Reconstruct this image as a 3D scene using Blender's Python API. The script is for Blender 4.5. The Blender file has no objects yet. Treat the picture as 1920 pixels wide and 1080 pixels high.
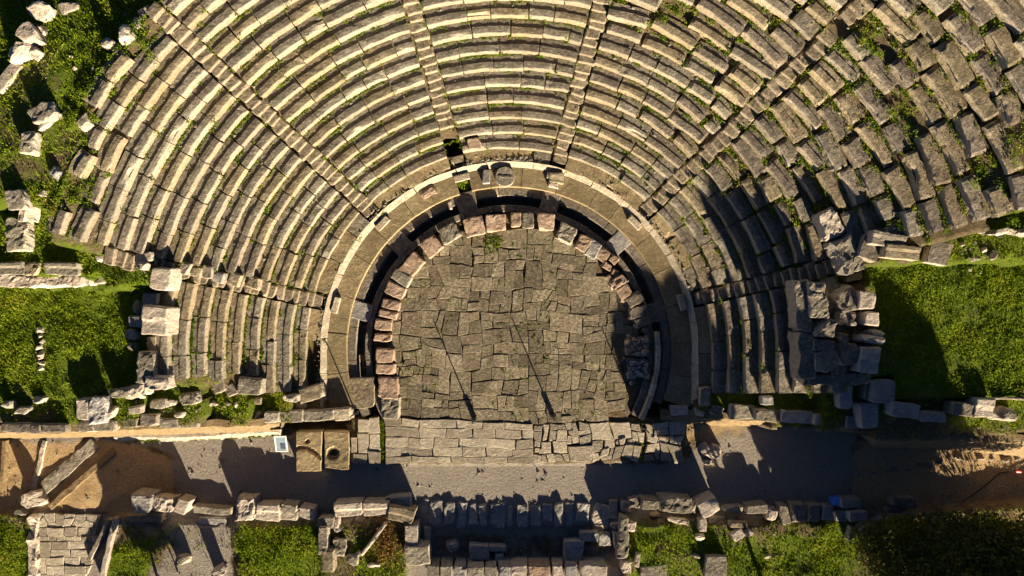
import bpy, math, random
import numpy as np
from mathutils import Vector

random.seed(7)
RNG = np.random.default_rng(11)
PI = math.pi
scene = bpy.context.scene
COL = scene.collection
H_CAM, F = 32.0, 1280.0            # camera height (m) and focal length in photograph pixels


def W(px, py, z=0.0):
    """world x, y of a photograph pixel for a point whose height is z"""
    s = (H_CAM - z) / F
    return ((px - 960) * s, (540 - py) * s)


def PX(x, y, z):
    s = F / (H_CAM - z)
    return (960 + x * s, 540 - y * s)


CX, CY = -0.125, -2.875            # centre of the orchestra

# ------------------------------------------------------------------ noise
def _hash(ix, iy, iz, seed):
    n = (ix * 374761393 + iy * 668265263 + iz * 2147483647 + seed * 1274126177) & 0x7fffffff
    n = ((n ^ (n >> 13)) * 1274126177) & 0x7fffffff
    n = (n ^ (n >> 16)) & 0x7fffffff
    return (n % 100003) / 50001.5 - 1.0


def vnoise(P, seed=0):
    P = np.asarray(P, float)
    I = np.floor(P).astype(np.int64)
    f = P - I
    f = f * f * (3 - 2 * f)
    x, y, z = I[:, 0], I[:, 1], I[:, 2]
    r = 0
    for dx in (0, 1):
        wx = f[:, 0] if dx else 1 - f[:, 0]
        for dy in (0, 1):
            wy = f[:, 1] if dy else 1 - f[:, 1]
            for dz in (0, 1):
                wz = f[:, 2] if dz else 1 - f[:, 2]
                r = r + wx * wy * wz * _hash(x + dx, y + dy, z + dz, seed)
    return r


def noise3(P, freq, seed=0):
    P = np.asarray(P, float) * freq
    return np.stack([vnoise(P, seed), vnoise(P + 17.3, seed + 5), vnoise(P + 41.7, seed + 9)], 1)


# ------------------------------------------------------------------ materials
MATS = {}


def ntree(name):
    m = bpy.data.materials.new(name)
    m.use_nodes = True
    nt = m.node_tree
    b = nt.nodes['Principled BSDF']
    b.inputs['Roughness'].default_value = 0.93
    if 'Specular IOR Level' in b.inputs:
        b.inputs['Specular IOR Level'].default_value = 0.15
    MATS[name] = m
    return m, nt, b


def N(nt, t, **kw):
    n = nt.nodes.new(t)
    for k, v in kw.items():
        setattr(n, k, v)
    return n


def noise_node(nt, vec, scale, detail=5, rough=0.6):
    n = N(nt, 'ShaderNodeTexNoise')
    n.inputs['Scale'].default_value = scale
    n.inputs['Detail'].default_value = detail
    n.inputs['Roughness'].default_value = rough
    nt.links.new(vec, n.inputs['Vector'])
    return n


def ramp(nt, fac, stops):
    r = N(nt, 'ShaderNodeValToRGB')
    e = r.color_ramp.elements
    while len(e) < len(stops):
        e.new(0.5)
    for el, (p, c) in zip(e, stops):
        el.position = p
        el.color = (*c, 1)
    nt.links.new(fac, r.inputs['Fac'])
    return r


def mixc(nt, fac, a, b, mode='MIX'):
    m = N(nt, 'ShaderNodeMix', data_type='RGBA', blend_type=mode)
    for sock, v in ((m.inputs[0], fac), (m.inputs[6], a), (m.inputs[7], b)):
        if hasattr(v, 'is_output'):
            nt.links.new(v, sock)
        elif isinstance(v, (int, float)):
            sock.default_value = v
        else:
            sock.default_value = (*v, 1)
    return m.outputs[2]


def math_node(nt, op, a, b=0.0):
    m = N(nt, 'ShaderNodeMath', operation=op)
    for s, v in ((m.inputs[0], a), (m.inputs[1], b)):
        if hasattr(v, 'is_output'):
            nt.links.new(v, s)
        else:
            s.default_value = v
    return m.outputs[0]


def stone_mat(name, c1, c2, dark, pale, bump=0.5, lich=0.5, moss=0.0, side=1.25):
    m, nt, b = ntree(name)
    pos = N(nt, 'ShaderNodeNewGeometry').outputs['Position']
    n1 = noise_node(nt, pos, 0.9, 4)
    n2 = noise_node(nt, pos, 7.0, 6, 0.7)
    n3 = noise_node(nt, pos, 2.6, 8, 0.75)
    base = ramp(nt, n1.outputs[0], [(0.35, c1), (0.65, c2)]).outputs[0]
    lm = ramp(nt, n2.outputs[0], [(0.46, (1, 1, 1)), (0.62, (0, 0, 0))]).outputs[0]
    lm = math_node(nt, 'MULTIPLY', lm, lich)
    col = mixc(nt, lm, base, dark)
    pm = ramp(nt, n3.outputs[0], [(0.56, (0, 0, 0)), (0.68, (1, 1, 1))]).outputs[0]
    col = mixc(nt, math_node(nt, 'MULTIPLY', pm, 0.6), col, pale)
    if moss:
        n5 = noise_node(nt, pos, 1.7, 6, 0.7)
        mm = ramp(nt, n5.outputs[0], [(0.55, (0, 0, 0)), (0.66, (1, 1, 1))]).outputs[0]
        col = mixc(nt, math_node(nt, 'MULTIPLY', mm, moss), col, (0.10, 0.10, 0.025))
    n6 = noise_node(nt, pos, 24.0, 5, 0.8)
    sp = ramp(nt, n6.outputs[0], [(0.3, (0.62, 0.62, 0.62)), (0.5, (1, 1, 1)), (0.72, (1.3, 1.3, 1.3))]).outputs[0]
    col = mixc(nt, 0.85, col, sp, 'MULTIPLY')
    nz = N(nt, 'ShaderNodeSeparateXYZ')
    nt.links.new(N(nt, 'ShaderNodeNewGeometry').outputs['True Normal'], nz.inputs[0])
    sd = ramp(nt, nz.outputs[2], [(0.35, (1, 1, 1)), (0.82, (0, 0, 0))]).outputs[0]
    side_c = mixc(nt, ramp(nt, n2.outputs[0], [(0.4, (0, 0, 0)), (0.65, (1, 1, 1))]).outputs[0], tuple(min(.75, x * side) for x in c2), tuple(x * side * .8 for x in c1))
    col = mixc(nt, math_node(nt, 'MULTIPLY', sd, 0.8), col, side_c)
    so_ = N(nt, 'ShaderNodeAttribute', attribute_name='soil')
    sw = math_node(nt, 'MULTIPLY', so_.outputs['Fac'], ramp(nt, n3.outputs[0], [(0.35, (.45, .45, .45)), (0.6, (1, 1, 1))]).outputs[0])
    col = mixc(nt, sw, col, (0.27, 0.185, 0.075))
    at = N(nt, 'ShaderNodeAttribute', attribute_name='tint')
    oi = N(nt, 'ShaderNodeObjectInfo')
    v = math_node(nt, 'ADD', at.outputs['Fac'], 1.0)
    v2 = math_node(nt, 'MULTIPLY_ADD', oi.outputs['Random'], 0.3)
    v2.node.inputs[2].default_value = 0.85
    v = math_node(nt, 'MULTIPLY', v, v2)
    hs = N(nt, 'ShaderNodeHueSaturation')
    nt.links.new(v, hs.inputs['Value'])
    nt.links.new(col, hs.inputs['Color'])
    nt.links.new(hs.outputs[0], b.inputs['Base Color'])
    n4 = noise_node(nt, pos, 16.0, 6, 0.75)
    bp = N(nt, 'ShaderNodeBump')
    bp.inputs['Strength'].default_value = bump
    bp.inputs['Distance'].default_value = 0.07
    h = math_node(nt, 'ADD', n4.outputs[0], math_node(nt, 'MULTIPLY', n2.outputs[0], 1.2))
    nt.links.new(h, bp.inputs['Height'])
    nt.links.new(bp.outputs[0], b.inputs['Normal'])
    return m


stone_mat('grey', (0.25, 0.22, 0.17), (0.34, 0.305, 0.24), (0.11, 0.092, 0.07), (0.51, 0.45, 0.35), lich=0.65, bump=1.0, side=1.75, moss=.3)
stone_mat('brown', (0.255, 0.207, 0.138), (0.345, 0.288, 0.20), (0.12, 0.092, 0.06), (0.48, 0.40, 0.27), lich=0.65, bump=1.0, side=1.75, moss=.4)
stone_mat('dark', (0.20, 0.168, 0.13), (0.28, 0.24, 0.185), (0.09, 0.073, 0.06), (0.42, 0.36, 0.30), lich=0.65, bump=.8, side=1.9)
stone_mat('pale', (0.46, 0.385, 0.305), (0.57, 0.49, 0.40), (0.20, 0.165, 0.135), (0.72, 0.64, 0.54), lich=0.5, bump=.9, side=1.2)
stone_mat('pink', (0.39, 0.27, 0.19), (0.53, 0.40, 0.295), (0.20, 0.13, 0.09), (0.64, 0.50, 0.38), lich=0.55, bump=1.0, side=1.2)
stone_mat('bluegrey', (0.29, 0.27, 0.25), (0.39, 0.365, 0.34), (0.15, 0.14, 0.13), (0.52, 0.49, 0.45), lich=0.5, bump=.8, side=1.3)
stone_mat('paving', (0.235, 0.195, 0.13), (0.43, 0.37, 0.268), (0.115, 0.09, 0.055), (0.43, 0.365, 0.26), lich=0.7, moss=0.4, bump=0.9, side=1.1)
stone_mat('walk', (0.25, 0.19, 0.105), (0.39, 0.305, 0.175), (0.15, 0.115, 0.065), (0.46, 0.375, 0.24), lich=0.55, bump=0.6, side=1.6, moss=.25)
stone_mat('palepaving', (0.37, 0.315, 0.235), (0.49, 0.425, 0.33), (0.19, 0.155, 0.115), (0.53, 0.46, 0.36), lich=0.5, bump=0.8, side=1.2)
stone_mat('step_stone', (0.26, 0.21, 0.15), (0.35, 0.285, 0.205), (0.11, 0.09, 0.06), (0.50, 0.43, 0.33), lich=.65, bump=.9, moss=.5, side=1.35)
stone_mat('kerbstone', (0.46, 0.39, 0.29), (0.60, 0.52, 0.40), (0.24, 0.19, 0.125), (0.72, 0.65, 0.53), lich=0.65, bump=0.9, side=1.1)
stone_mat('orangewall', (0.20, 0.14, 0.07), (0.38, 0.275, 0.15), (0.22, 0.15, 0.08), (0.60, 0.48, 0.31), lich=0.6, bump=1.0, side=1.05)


def plain(name, c, rough=0.6, metal=0.0):
    m, nt, b = ntree(name)
    pos = N(nt, 'ShaderNodeNewGeometry').outputs['Position']
    n = noise_node(nt, pos, 25, 3)
    lo = tuple(x * 0.8 for x in c)
    r = ramp(nt, n.outputs[0], [(0.3, lo), (0.7, c)])
    nt.links.new(r.outputs[0], b.inputs['Base Color'])
    b.inputs['Roughness'].default_value = rough
    b.inputs['Metallic'].default_value = metal
    return m


plain('whitepaint', (0.75, 0.74, 0.7), 0.5)
plain('panelprint', (0.20, 0.26, 0.30), 0.35)
plain('panelpic', (0.06, 0.075, 0.10), 0.35)
plain('darkmetal', (0.04, 0.04, 0.045), 0.45, 0.6)
plain('redpaint', (0.75, 0.02, 0.02), 0.4)
plain('bluepaint', (0.09, 0.32, 0.9), 0.4)
plain('cable', (0.015, 0.015, 0.015), 0.6)
plain('bark', (0.10, 0.075, 0.05), 0.95)


def leaf_mat(name, stops, trans=0.25):
    m, nt, b = ntree(name)
    at = N(nt, 'ShaderNodeAttribute', attribute_name='tint')
    pos = N(nt, 'ShaderNodeNewGeometry').outputs['Position']
    n = noise_node(nt, pos, 0.7, 4)
    f = math_node(nt, 'ADD', at.outputs['Fac'], math_node(nt, 'MULTIPLY', math_node(nt, 'SUBTRACT', n.outputs[0], 0.5), 1.6))
    r = ramp(nt, f, stops)
    nt.links.new(r.outputs[0], b.inputs['Base Color'])
    b.inputs['Roughness'].default_value = 0.7
    tr = N(nt, 'ShaderNodeBsdfTranslucent')
    nt.links.new(r.outputs[0], tr.inputs['Color'])
    mx = N(nt, 'ShaderNodeMixShader')
    mx.inputs[0].default_value = trans
    nt.links.new(b.outputs[0], mx.inputs[1])
    nt.links.new(tr.outputs[0], mx.inputs[2])
    nt.links.new(mx.outputs[0], nt.nodes['Material Output'].inputs['Surface'])
    return m


leaf_mat('grassleaf', [(0.0, (0.07, 0.12, 0.006)), (0.45, (0.22, 0.29, 0.010)), (0.8, (0.30, 0.36, 0.016)), (1.0, (0.42, 0.36, 0.05))], .45)
leaf_mat('weedleaf', [(0.0, (0.07, 0.12, 0.007)), (0.5, (0.16, 0.25, 0.010)), (0.85, (0.24, 0.29, 0.018)), (1.0, (0.36, 0.29, 0.05))], .4)
leaf_mat('crownleaf', [(0.0, (0.035, 0.05, 0.008)), (0.5, (0.10, 0.115, 0.018)), (1.0, (0.24, 0.20, 0.035))], 0.25)
leaf_mat('dryleaf', [(0.0, (0.10, 0.05, 0.015)), (0.5, (0.22, 0.10, 0.03)), (1.0, (0.30, 0.18, 0.06))], 0.2)


def ground_mat():
    m, nt, b = ntree('groundcover')
    pos = N(nt, 'ShaderNodeNewGeometry').outputs['Position']
    at = N(nt, 'ShaderNodeAttribute', attribute_name='zone')
    sep = N(nt, 'ShaderNodeSeparateColor')
    nt.links.new(at.outputs['Color'], sep.inputs[0])
    n1 = noise_node(nt, pos, 1.1, 6, 0.65)
    n2 = noise_node(nt, pos, 9.0, 6, 0.7)
    n3 = noise_node(nt, pos, 38.0, 4, 0.7)
    soil = ramp(nt, n2.outputs[0], [(0.3, (0.09, 0.065, 0.035)), (0.7, (0.22, 0.165, 0.095))]).outputs[0]
    dirt = ramp(nt, n2.outputs[0], [(0.3, (0.40, 0.27, 0.135)), (0.7, (0.62, 0.44, 0.24))]).outputs[0]
    dirt = mixc(nt, ramp(nt, n3.outputs[0], [(0.6, (0, 0, 0)), (0.72, (1, 1, 1))]).outputs[0], dirt, (0.55, 0.44, 0.32))
    grv = ramp(nt, n3.outputs[0], [(0.25, (0.21, 0.187, 0.16)), (0.5, (0.38, 0.34, 0.295)), (0.75, (0.58, 0.53, 0.465))]).outputs[0]
    grv = mixc(nt, 0.7, grv, ramp(nt, n2.outputs[0], [(0.3, (.62, .62, .64)), (0.7, (1.2, 1.18, 1.12))]).outputs[0], 'MULTIPLY')
    grv = mixc(nt, math_node(nt, 'MULTIPLY', n1.outputs[0], 0.5), grv, (0.27, 0.22, 0.165))
    grs = ramp(nt, n2.outputs[0], [(0.25, (0.05, 0.08, 0.008)), (0.55, (0.13, 0.18, 0.012)), (0.8, (0.25, 0.24, 0.035))]).outputs[0]
    jit = math_node(nt, 'MULTIPLY', math_node(nt, 'SUBTRACT', n1.outputs[0], 0.5), 0.9)

    def w(o):
        v = math_node(nt, 'ADD', o, jit)
        return ramp(nt, v, [(0.42, (0, 0, 0)), (0.58, (1, 1, 1))]).outputs[0]
    c = mixc(nt, w(sep.outputs[0]), soil, dirt)
    c = mixc(nt, w(sep.outputs[2]), c, grv)
    c = mixc(nt, w(sep.outputs[1]), c, grs)
    nt.links.new(c, b.inputs['Base Color'])
    bp = N(nt, 'ShaderNodeBump')
    bp.inputs['Strength'].default_value = 1.0
    bp.inputs['Distance'].default_value = 0.09
    h = math_node(nt, 'ADD', n3.outputs[0], math_node(nt, 'MULTIPLY', n2.outputs[0], 1.5))
    nt.links.new(h, bp.inputs['Height'])
    nt.links.new(bp.outputs[0], b.inputs['Normal'])
    return m


ground_mat()


# ------------------------------------------------------------------ object helpers
def mesh_obj(name, V, Fc, mat, parent=None, loc=None, rotz=0.0, tint=None, soil=None):
    """link one mesh object; V are in the object's own frame when loc is given, else in the world's"""
    V = np.asarray(V, float)
    me = bpy.data.meshes.new(name)
    me.from_pydata([tuple(v) for v in V], [], [tuple(f) for f in Fc])
    if tint is not None:
        a = me.attributes.new('tint', 'FLOAT', 'POINT')
        a.data.foreach_set('value', np.asarray(tint, np.float32))
    if soil is not None:
        a = me.attributes.new('soil', 'FLOAT', 'POINT')
        a.data.foreach_set('value', np.asarray(soil, np.float32))
    me.materials.append(MATS[mat])
    me.update()
    o = bpy.data.objects.new(name, me)
    COL.objects.link(o)
    if loc is not None:
        o.location = loc
    o.rotation_euler[2] = rotz
    if parent is not None:
        o.parent = parent
    return o


def tag(o, label=None, cat=None, group=None, kind=None):
    if label:
        o['label'] = label
    if cat:
        o['category'] = cat
    if group:
        o['group'] = group
    if kind:
        o['kind'] = kind
    return o


def empty(name, loc=(0, 0, 0), rotz=0.0):
    o = bpy.data.objects.new(name, None)
    COL.objects.link(o)
    o.location = loc
    o.rotation_euler[2] = rotz
    return o


def centred(name, V, Fc, mat, **kw):
    """mesh given in world coordinates, origin moved to the middle of its base"""
    V = np.asarray(V, float)
    c = np.array([(V[:, 0].min() + V[:, 0].max()) / 2, (V[:, 1].min() + V[:, 1].max()) / 2, V[:, 2].min()])
    return mesh_obj(name, V - c, Fc, mat, loc=tuple(c), **kw)


class MB:
    def __init__(s):
        s.V, s.F, s.T, s.n = [], [], [], 0

    def add(s, V, Fc, tint=0.0):
        V = np.asarray(V, float)
        s.V.append(V)
        s.F += [tuple(i + s.n for i in f) for f in Fc]
        s.T.append(np.full(len(V), tint))
        s.n += len(V)

    def done(s, name, mat, parent=None):
        return mesh_obj(name, np.concatenate(s.V), s.F, mat, parent=parent, tint=np.concatenate(s.T))


def axis_pts(L, r, res):
    r = min(r, L * 0.3)
    n = max(1, int(math.ceil((L - 2 * r) / res)))
    return [-L / 2] + [-(L / 2 - r) + (L - 2 * r) * i / n for i in range(n + 1)] + [L / 2]


_SURF = {}


def surf(nx, ny, nz):
    k = (nx, ny, nz)
    if k in _SURF:
        return _SURF[k]
    idx, lat, Fc = {}, [], []

    def vid(i, j, l):
        t = (i, j, l)
        if t not in idx:
            idx[t] = len(lat)
            lat.append(t)
        return idx[t]
    for i in range(nx - 1):
        for j in range(ny - 1):
            Fc.append((vid(i, j, nz - 1), vid(i + 1, j, nz - 1), vid(i + 1, j + 1, nz - 1), vid(i, j + 1, nz - 1)))
            Fc.append((vid(i, j, 0), vid(i, j + 1, 0), vid(i + 1, j + 1, 0), vid(i + 1, j, 0)))
    for i in range(nx - 1):
        for l in range(nz - 1):
            Fc.append((vid(i, 0, l), vid(i + 1, 0, l), vid(i + 1, 0, l + 1), vid(i, 0, l + 1)))
            Fc.append((vid(i, ny - 1, l), vid(i, ny - 1, l + 1), vid(i + 1, ny - 1, l + 1), vid(i + 1, ny - 1, l)))
    for j in range(ny - 1):
        for l in range(nz - 1):
            Fc.append((vid(0, j, l), vid(0, j, l + 1), vid(0, j + 1, l + 1), vid(0, j + 1, l)))
            Fc.append((vid(nx - 1, j, l), vid(nx - 1, j + 1, l), vid(nx - 1, j + 1, l + 1), vid(nx - 1, j, l + 1)))
    _SURF[k] = (np.array(lat), Fc)
    return _SURF[k]


def block(L, Wd, H, seed, r=0.05, amp=0.02, res=0.17, cuts=0, cutd=0.16, skew=0.05, top=None, round_plan=0.0):
    """a worn stone block: bevelled box, skewed plan, chipped corners, noisy faces; base at z = 0"""
    rs = random.Random(seed)
    ax, ay, az = axis_pts(L, r, res), axis_pts(Wd, r, res), axis_pts(H, r, max(res, H / 3))
    lat, Fc = surf(len(ax), len(ay), len(az))
    P = np.stack([np.array(ax)[lat[:, 0]], np.array(ay)[lat[:, 1]], np.array(az)[lat[:, 2]]], 1)
    half = np.array([L / 2, Wd / 2, H / 2])
    rr = np.minimum(r, half * 0.6)
    Q = np.clip(P, -(half - rr), half - rr)
    D = P - Q
    ln = np.linalg.norm(D / rr, axis=1)
    ok = ln > 1.0
    P[ok] = Q[ok] + D[ok] / ln[ok][:, None]
    if round_plan:
        u, v = P[:, 0] / (L / 2), P[:, 1] / (Wd / 2)
        k = np.maximum(np.abs(u), np.abs(v)) / np.maximum(1e-6, np.hypot(u, v))
        f = 1 - round_plan + round_plan * k
        P[:, 0] *= f
        P[:, 1] *= f
    # skewed outline
    u, v = P[:, 0] / L + .5, P[:, 1] / Wd + .5
    s = min(L, Wd) * skew
    c = [[(rs.uniform(-s, s), rs.uniform(-s, s)) for _ in range(2)] for _ in range(2)]
    for d in (0, 1):
        P[:, d] += (c[0][0][d] * (1 - u) * (1 - v) + c[1][0][d] * u * (1 - v) + c[0][1][d] * (1 - u) * v + c[1][1][d] * u * v)
    if top is not None:
        t = np.clip(P[:, 2] / H + .5, 0, 1) ** 2
        P[:, 2] += t * top(P[:, 0] / L * 2, P[:, 1] / Wd * 2)
    for _ in range(cuts):
        a = rs.uniform(0, 2 * PI)
        el = rs.uniform(-0.1, 0.95)
        n = np.array([math.cos(a) * math.cos(el), math.sin(a) * math.cos(el), math.sin(el)])
        d = P @ n
        dm = d.max() - cutd * rs.uniform(.5, 1.3) * min(L, Wd)
        k = d > dm
        P[k] -= (d[k] - dm)[:, None] * n * 0.92
    P += noise3(P + seed * 3.7, 2.2, seed % 97) * amp * 1.6 + noise3(P + seed * 1.3, 6.5, seed % 89) * amp + noise3(P + seed * 2.1, 14, seed % 83) * amp * .6
    P[:, 2] += H / 2
    return P, Fc


# ------------------------------------------------------------------ plan geometry of the theatre
R0, DR, DZ, Z0 = 8.68, 0.61, 0.36, 0.45
SPAN = 2.3                                     # straight ends of the rows (m)
STAIRS = [15.4, 45.4, 75.4, 105.4, 135.0, 165.5]


def row_r(k):
    return R0 + DR * k


def row_z(k):
    return Z0 + DZ * k


def polar(Rr, th):
    """point on the row of radius Rr; past 0 and 180 degrees the rows run straight on, the inner rings stay round"""
    t = math.radians(th)
    cx, cy = CX + Rr * math.cos(t), CY + Rr * math.sin(t)
    if 0 <= th <= 180 or Rr <= 7.7:
        return cx, cy
    e = (th - 180) if th > 180 else -th
    sx = CX + (-Rr if th > 180 else Rr)
    sy = CY - math.radians(e) * 8.5
    f = min(1.0, max(0.0, (Rr - 7.7) / 0.8))
    return cx + (sx - cx) * f, cy + (sy - cy) * f


def kmax(th):
    if th > 165.5:
        return 9
    if th < 15.4:
        return 8
    for lim, k in ((17, 16), (21, 18), (70, 24), (110, 12), (133, 17), (152, 16)):
        if th < lim:
            return k
    return 15


# ------------------------------------------------------------------ terrain
def poly_world(pts, z):
    return [W(x, y, z) for x, y in pts]


def inside(poly, X, Y):
    r = np.zeros(X.shape, bool)
    n = len(poly)
    for i in range(n):
        x1, y1 = poly[i]
        x2, y2 = poly[(i + 1) % n]
        if y1 == y2:
            continue
        c = ((y1 > Y) != (y2 > Y)) & (X < (x2 - x1) * (Y - y1) / (y2 - y1) + x1)
        r ^= c
    return r


# (pixel outline, height, (dirt, grass, gravel) weights, grass density, lush)
ZONES = [
    # west
    ([(-900, 400), (100, 390), (330, 470), (330, 548), (195, 545), (178, 515), (-900, 515)], 4.2, (.2, .8, 0), .8),
    ([(-900, 540), (345, 540), (345, 745), (-900, 745)], 3.0, (0, 1, 0), 1.2),
    ([(-900, 742), (282, 742), (282, 799), (-900, 799)], 2.9, (.35, .75, 0), .8),
    ([(275, 690), (400, 690), (400, 800), (275, 800)], 2.5, (.35, .7, 0), .8),
    ([(395, 690), (480, 690), (480, 800), (395, 800)], 1.7, (.4, .65, 0), .8),
    ([(475, 690), (560, 690), (560, 798), (475, 798)], 0.9, (.3, .7, 0), .8),
    ([(555, 690), (640, 690), (665, 790), (555, 790)], 0.35, (.5, .4, 0), .3),
    # east
        ([(1610, 480), (2900, 440), (2900, 752), (1610, 752)], 2.8, (0, 1, 0), 1.2),
    ([(1460, 520), (1640, 520), (1640, 728), (1460, 728)], 3.2, (.3, .1, .2), .05),
    ([(1560, 395), (2900, 395), (2900, 490), (1560, 490)], 4.3, (.45, .62, 0), .55),
    ([(1480, 440), (1560, 430), (1610, 528), (1500, 535)], 2.2, (.2, .3, 0), .3),
    ([(1290, 690), (1450, 690), (1450, 772), (1310, 772)], 0.5, (.2, .8, 0), .8),
    ([(1440, 690), (1545, 690), (1545, 800), (1440, 800)], 1.2, (.2, .7, 0), .6),
    ([(1540, 700), (1650, 700), (1650, 805), (1540, 805)], 1.9, (.2, .7, 0), .6),
    ([(1640, 745), (2900, 745), (2900, 822), (1640, 822)], 2.4, (.3, .6, 0), .4),
    # south
    ([(-900, 966), (58, 966), (58, 1500), (-900, 1500)], 0.0, (.15, .85, 0), 1.0),
    ([(205, 968), (445, 985), (445, 1500), (160, 1500)], -0.1, (.35, .05, .75), .06),
    ([(235, 985), (330, 985), (300, 1060), (215, 1080)], -0.05, (.5, .55, .2), .4),
    ([(200, 1030), (275, 1040), (270, 1200), (190, 1200)], -0.05, (.2, .9, 0), .9),
    ([(440, 982), (602, 982), (602, 1500), (440, 1500)], 0.0, (.1, .9, 0), 1.0),
    ([(600, 975), (765, 975), (765, 1500), (600, 1500)], 0.1, (.3, .6, 0), .55),
    ([(1165, 975), (1640, 975), (1640, 1500), (1165, 1500)], 0.15, (.2, .85, 0), 1.0),
    ([(1590, 960), (2900, 930), (2900, 1500), (1560, 1500)], 0.2, (.35, .5, 0), .4),
    ([(800, 985), (1146, 985), (1146, 1056), (800, 1056)], -0.5, (.1, 0, .4), 0),
    ([(538, 785), (657, 785), (657, 812), (538, 812)], -1.1, (.1, 0, 0), 0),
]
DIRT = [  # ground colour patches on the road level
    [(-900, 815), (215, 822), (330, 850), (330, 960), (-900, 960)],
    [(1285, 788), (1420, 795), (1420, 822), (1320, 822), (1285, 860)],
    [(1600, 820), (2900, 820), (2900, 1010), (1580, 980)],
]

dx = 0.13
xs = np.concatenate([[-400, -150, -70, -42, -34], np.arange(-29, 29.01, dx), [34, 42, 70, 150, 400]])
ys = np.concatenate([[-400, -150, -70, -40, -26], np.arange(-19, 19.01, dx), [24, 40, 70, 150, 400]])
GX, GY = np.meshgrid(xs, ys, indexing='ij')
TH = np.degrees(np.arctan2(GY - CY, GX - CX))
TH = np.where(TH < -90, TH + 360, TH)
south = GY < CY
RR = np.where(south, np.abs(GX - CX), np.hypot(GX - CX, GY - CY))
KM = np.vectorize(kmax)(TH)
GZ = np.where(GY < 2.5, 3.4, 5.85)
ZC = np.zeros(GX.shape + (3,))
GD = np.zeros(GX.shape)
ZC[..., 1] = 0.8
ZC[..., 0] = 0.2
GD[:] = 0.8
road = GY < -3.5
GZ[road] = -0.3
road = GY < -6.0
ZC[road] = (0, 0, 1)
GD[road] = 0
Pw_ = np.stack([GX.ravel(), GY.ravel(), np.zeros(GX.size)], 1)
GXW = GX + (vnoise(Pw_ * 1.1, 51) * .2 + vnoise(Pw_ * 3.0, 52) * .1).reshape(GX.shape)
GYW = GY + (vnoise(Pw_ * 1.1, 53) * .16 + vnoise(Pw_ * 3.0, 54) * .08).reshape(GX.shape)
for pts in DIRT:
    m_ = inside(poly_world(pts, -0.3), GXW, GYW) & road
    ZC[m_] = (0.95, 0.0, 0.1)
for pts, z, c, g in ZONES:
    m_ = inside(poly_world(pts, z), GXW, GYW)
    GZ[m_], ZC[m_], GD[m_] = z, c, g
yend = -(195 / F) * (H_CAM - (Z0 + DZ * np.clip((RR - R0) / DR, 0, 9)))
th_m = (RR < R0 + DR * (KM + 1.0)) & (~south | (GY > yend + 0.15))
seatz = Z0 + DZ * (RR - R0) / DR - DZ - 0.14
m_ = th_m & (RR > 8.3)
GZ[m_], ZC[m_], GD[m_] = seatz[m_], (.25, .25, 0), 0
rc = np.hypot(GX - CX, GY - CY)
m_ = (rc < 8.75) & (GY > -6.4)
GZ[m_], ZC[m_], GD[m_] = -1.15, (0, 0, 0), 0
m_ = (rc < 6.5) & (GY > -6.4)
GZ[m_], ZC[m_], GD[m_] = -0.09, (.1, .35, 0), 0
m_ = inside(poly_world([(655, 783), (1288, 783), (1288, 869), (655, 869)], 0), GX, GY)
GZ[m_], ZC[m_], GD[m_] = -0.12, (.2, .45, 0), 0
# square pit among the first rows and the earth slot in the walkway
px, py = W(851, 270, 1.0)
m_ = (np.abs(GX - px) < .5) & (np.abs(GY - py) < .42)
GZ[m_], ZC[m_] = -1.8, (0, 0, 0)
_k = 4
for _ in range(2):
    Zp = np.pad(ZC, ((_k, _k), (_k, _k), (0, 0)), mode='edge')
    cs = np.pad(Zp.cumsum(0).cumsum(1), ((1, 0), (1, 0), (0, 0)))
    m2 = 2 * _k + 1
    ZC = (cs[m2:, m2:] - cs[:-m2, m2:] - cs[m2:, :-m2] + cs[:-m2, :-m2]) / m2 ** 2
P3 = np.stack([GX.ravel(), GY.ravel(), np.zeros(GX.size)], 1)
pat = vnoise(P3 * 0.38, 61).reshape(GX.shape) + .6 * vnoise(P3 * 1.0, 62).reshape(GX.shape)
bare = np.clip((pat - .25) / .3, 0, 1) * (GD > 0)
GD *= 1 - bare * np.where(GD > 1.1, .12, .5)
ZC[..., 1] *= 1 - bare * np.where(GD > 1.1, .0, .35)
ZC[..., 0] += bare * .12 * (ZC[..., 2] < .3)
bumpy = (vnoise(P3 * 0.8, 3) * 0.09 + vnoise(P3 * 2.7, 4) * 0.05).reshape(GX.shape)
GZ += bumpy * np.clip(ZC[..., 1] + ZC[..., 0] * .6, 0.08, 1)
GZ += (vnoise(P3 * 0.35, 8).reshape(GX.shape)) * 0.25 * ((GZ > 5.4) & ~th_m)


def ground_z(x, y):
    i = int(np.clip(np.searchsorted(xs, x), 1, len(xs) - 1))
    j = int(np.clip(np.searchsorted(ys, y), 1, len(ys) - 1))
    return float(GZ[i - 1:i + 1, j - 1:j + 1].min())


nx_, ny_ = len(xs), len(ys)
V = np.stack([GX.ravel(), GY.ravel(), GZ.ravel()], 1)
ii, jj = np.meshgrid(np.arange(nx_ - 1), np.arange(ny_ - 1), indexing='ij')
a_ = (ii * ny_ + jj).ravel()
quads = np.stack([a_, a_ + ny_, a_ + ny_ + 1, a_ + 1], 1)


def np_mesh(name, V, Q, mat, tint=None):
    me = bpy.data.meshes.new(name)
    nq, w = Q.shape
    me.vertices.add(len(V))
    me.vertices.foreach_set('co', np.asarray(V, np.float32).ravel())
    me.loops.add(nq * w)
    me.loops.foreach_set('vertex_index', Q.astype(np.int32).ravel())
    me.polygons.add(nq)
    me.polygons.foreach_set('loop_start', np.arange(0, nq * w, w, dtype=np.int32))
    me.update(calc_edges=True)
    if tint is not None:
        a = me.attributes.new('tint', 'FLOAT', 'POINT')
        a.data.foreach_set('value', np.asarray(tint, np.float32))
    me.materials.append(MATS[mat])
    o = bpy.data.objects.new(name, me)
    COL.objects.link(o)
    return o


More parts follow.
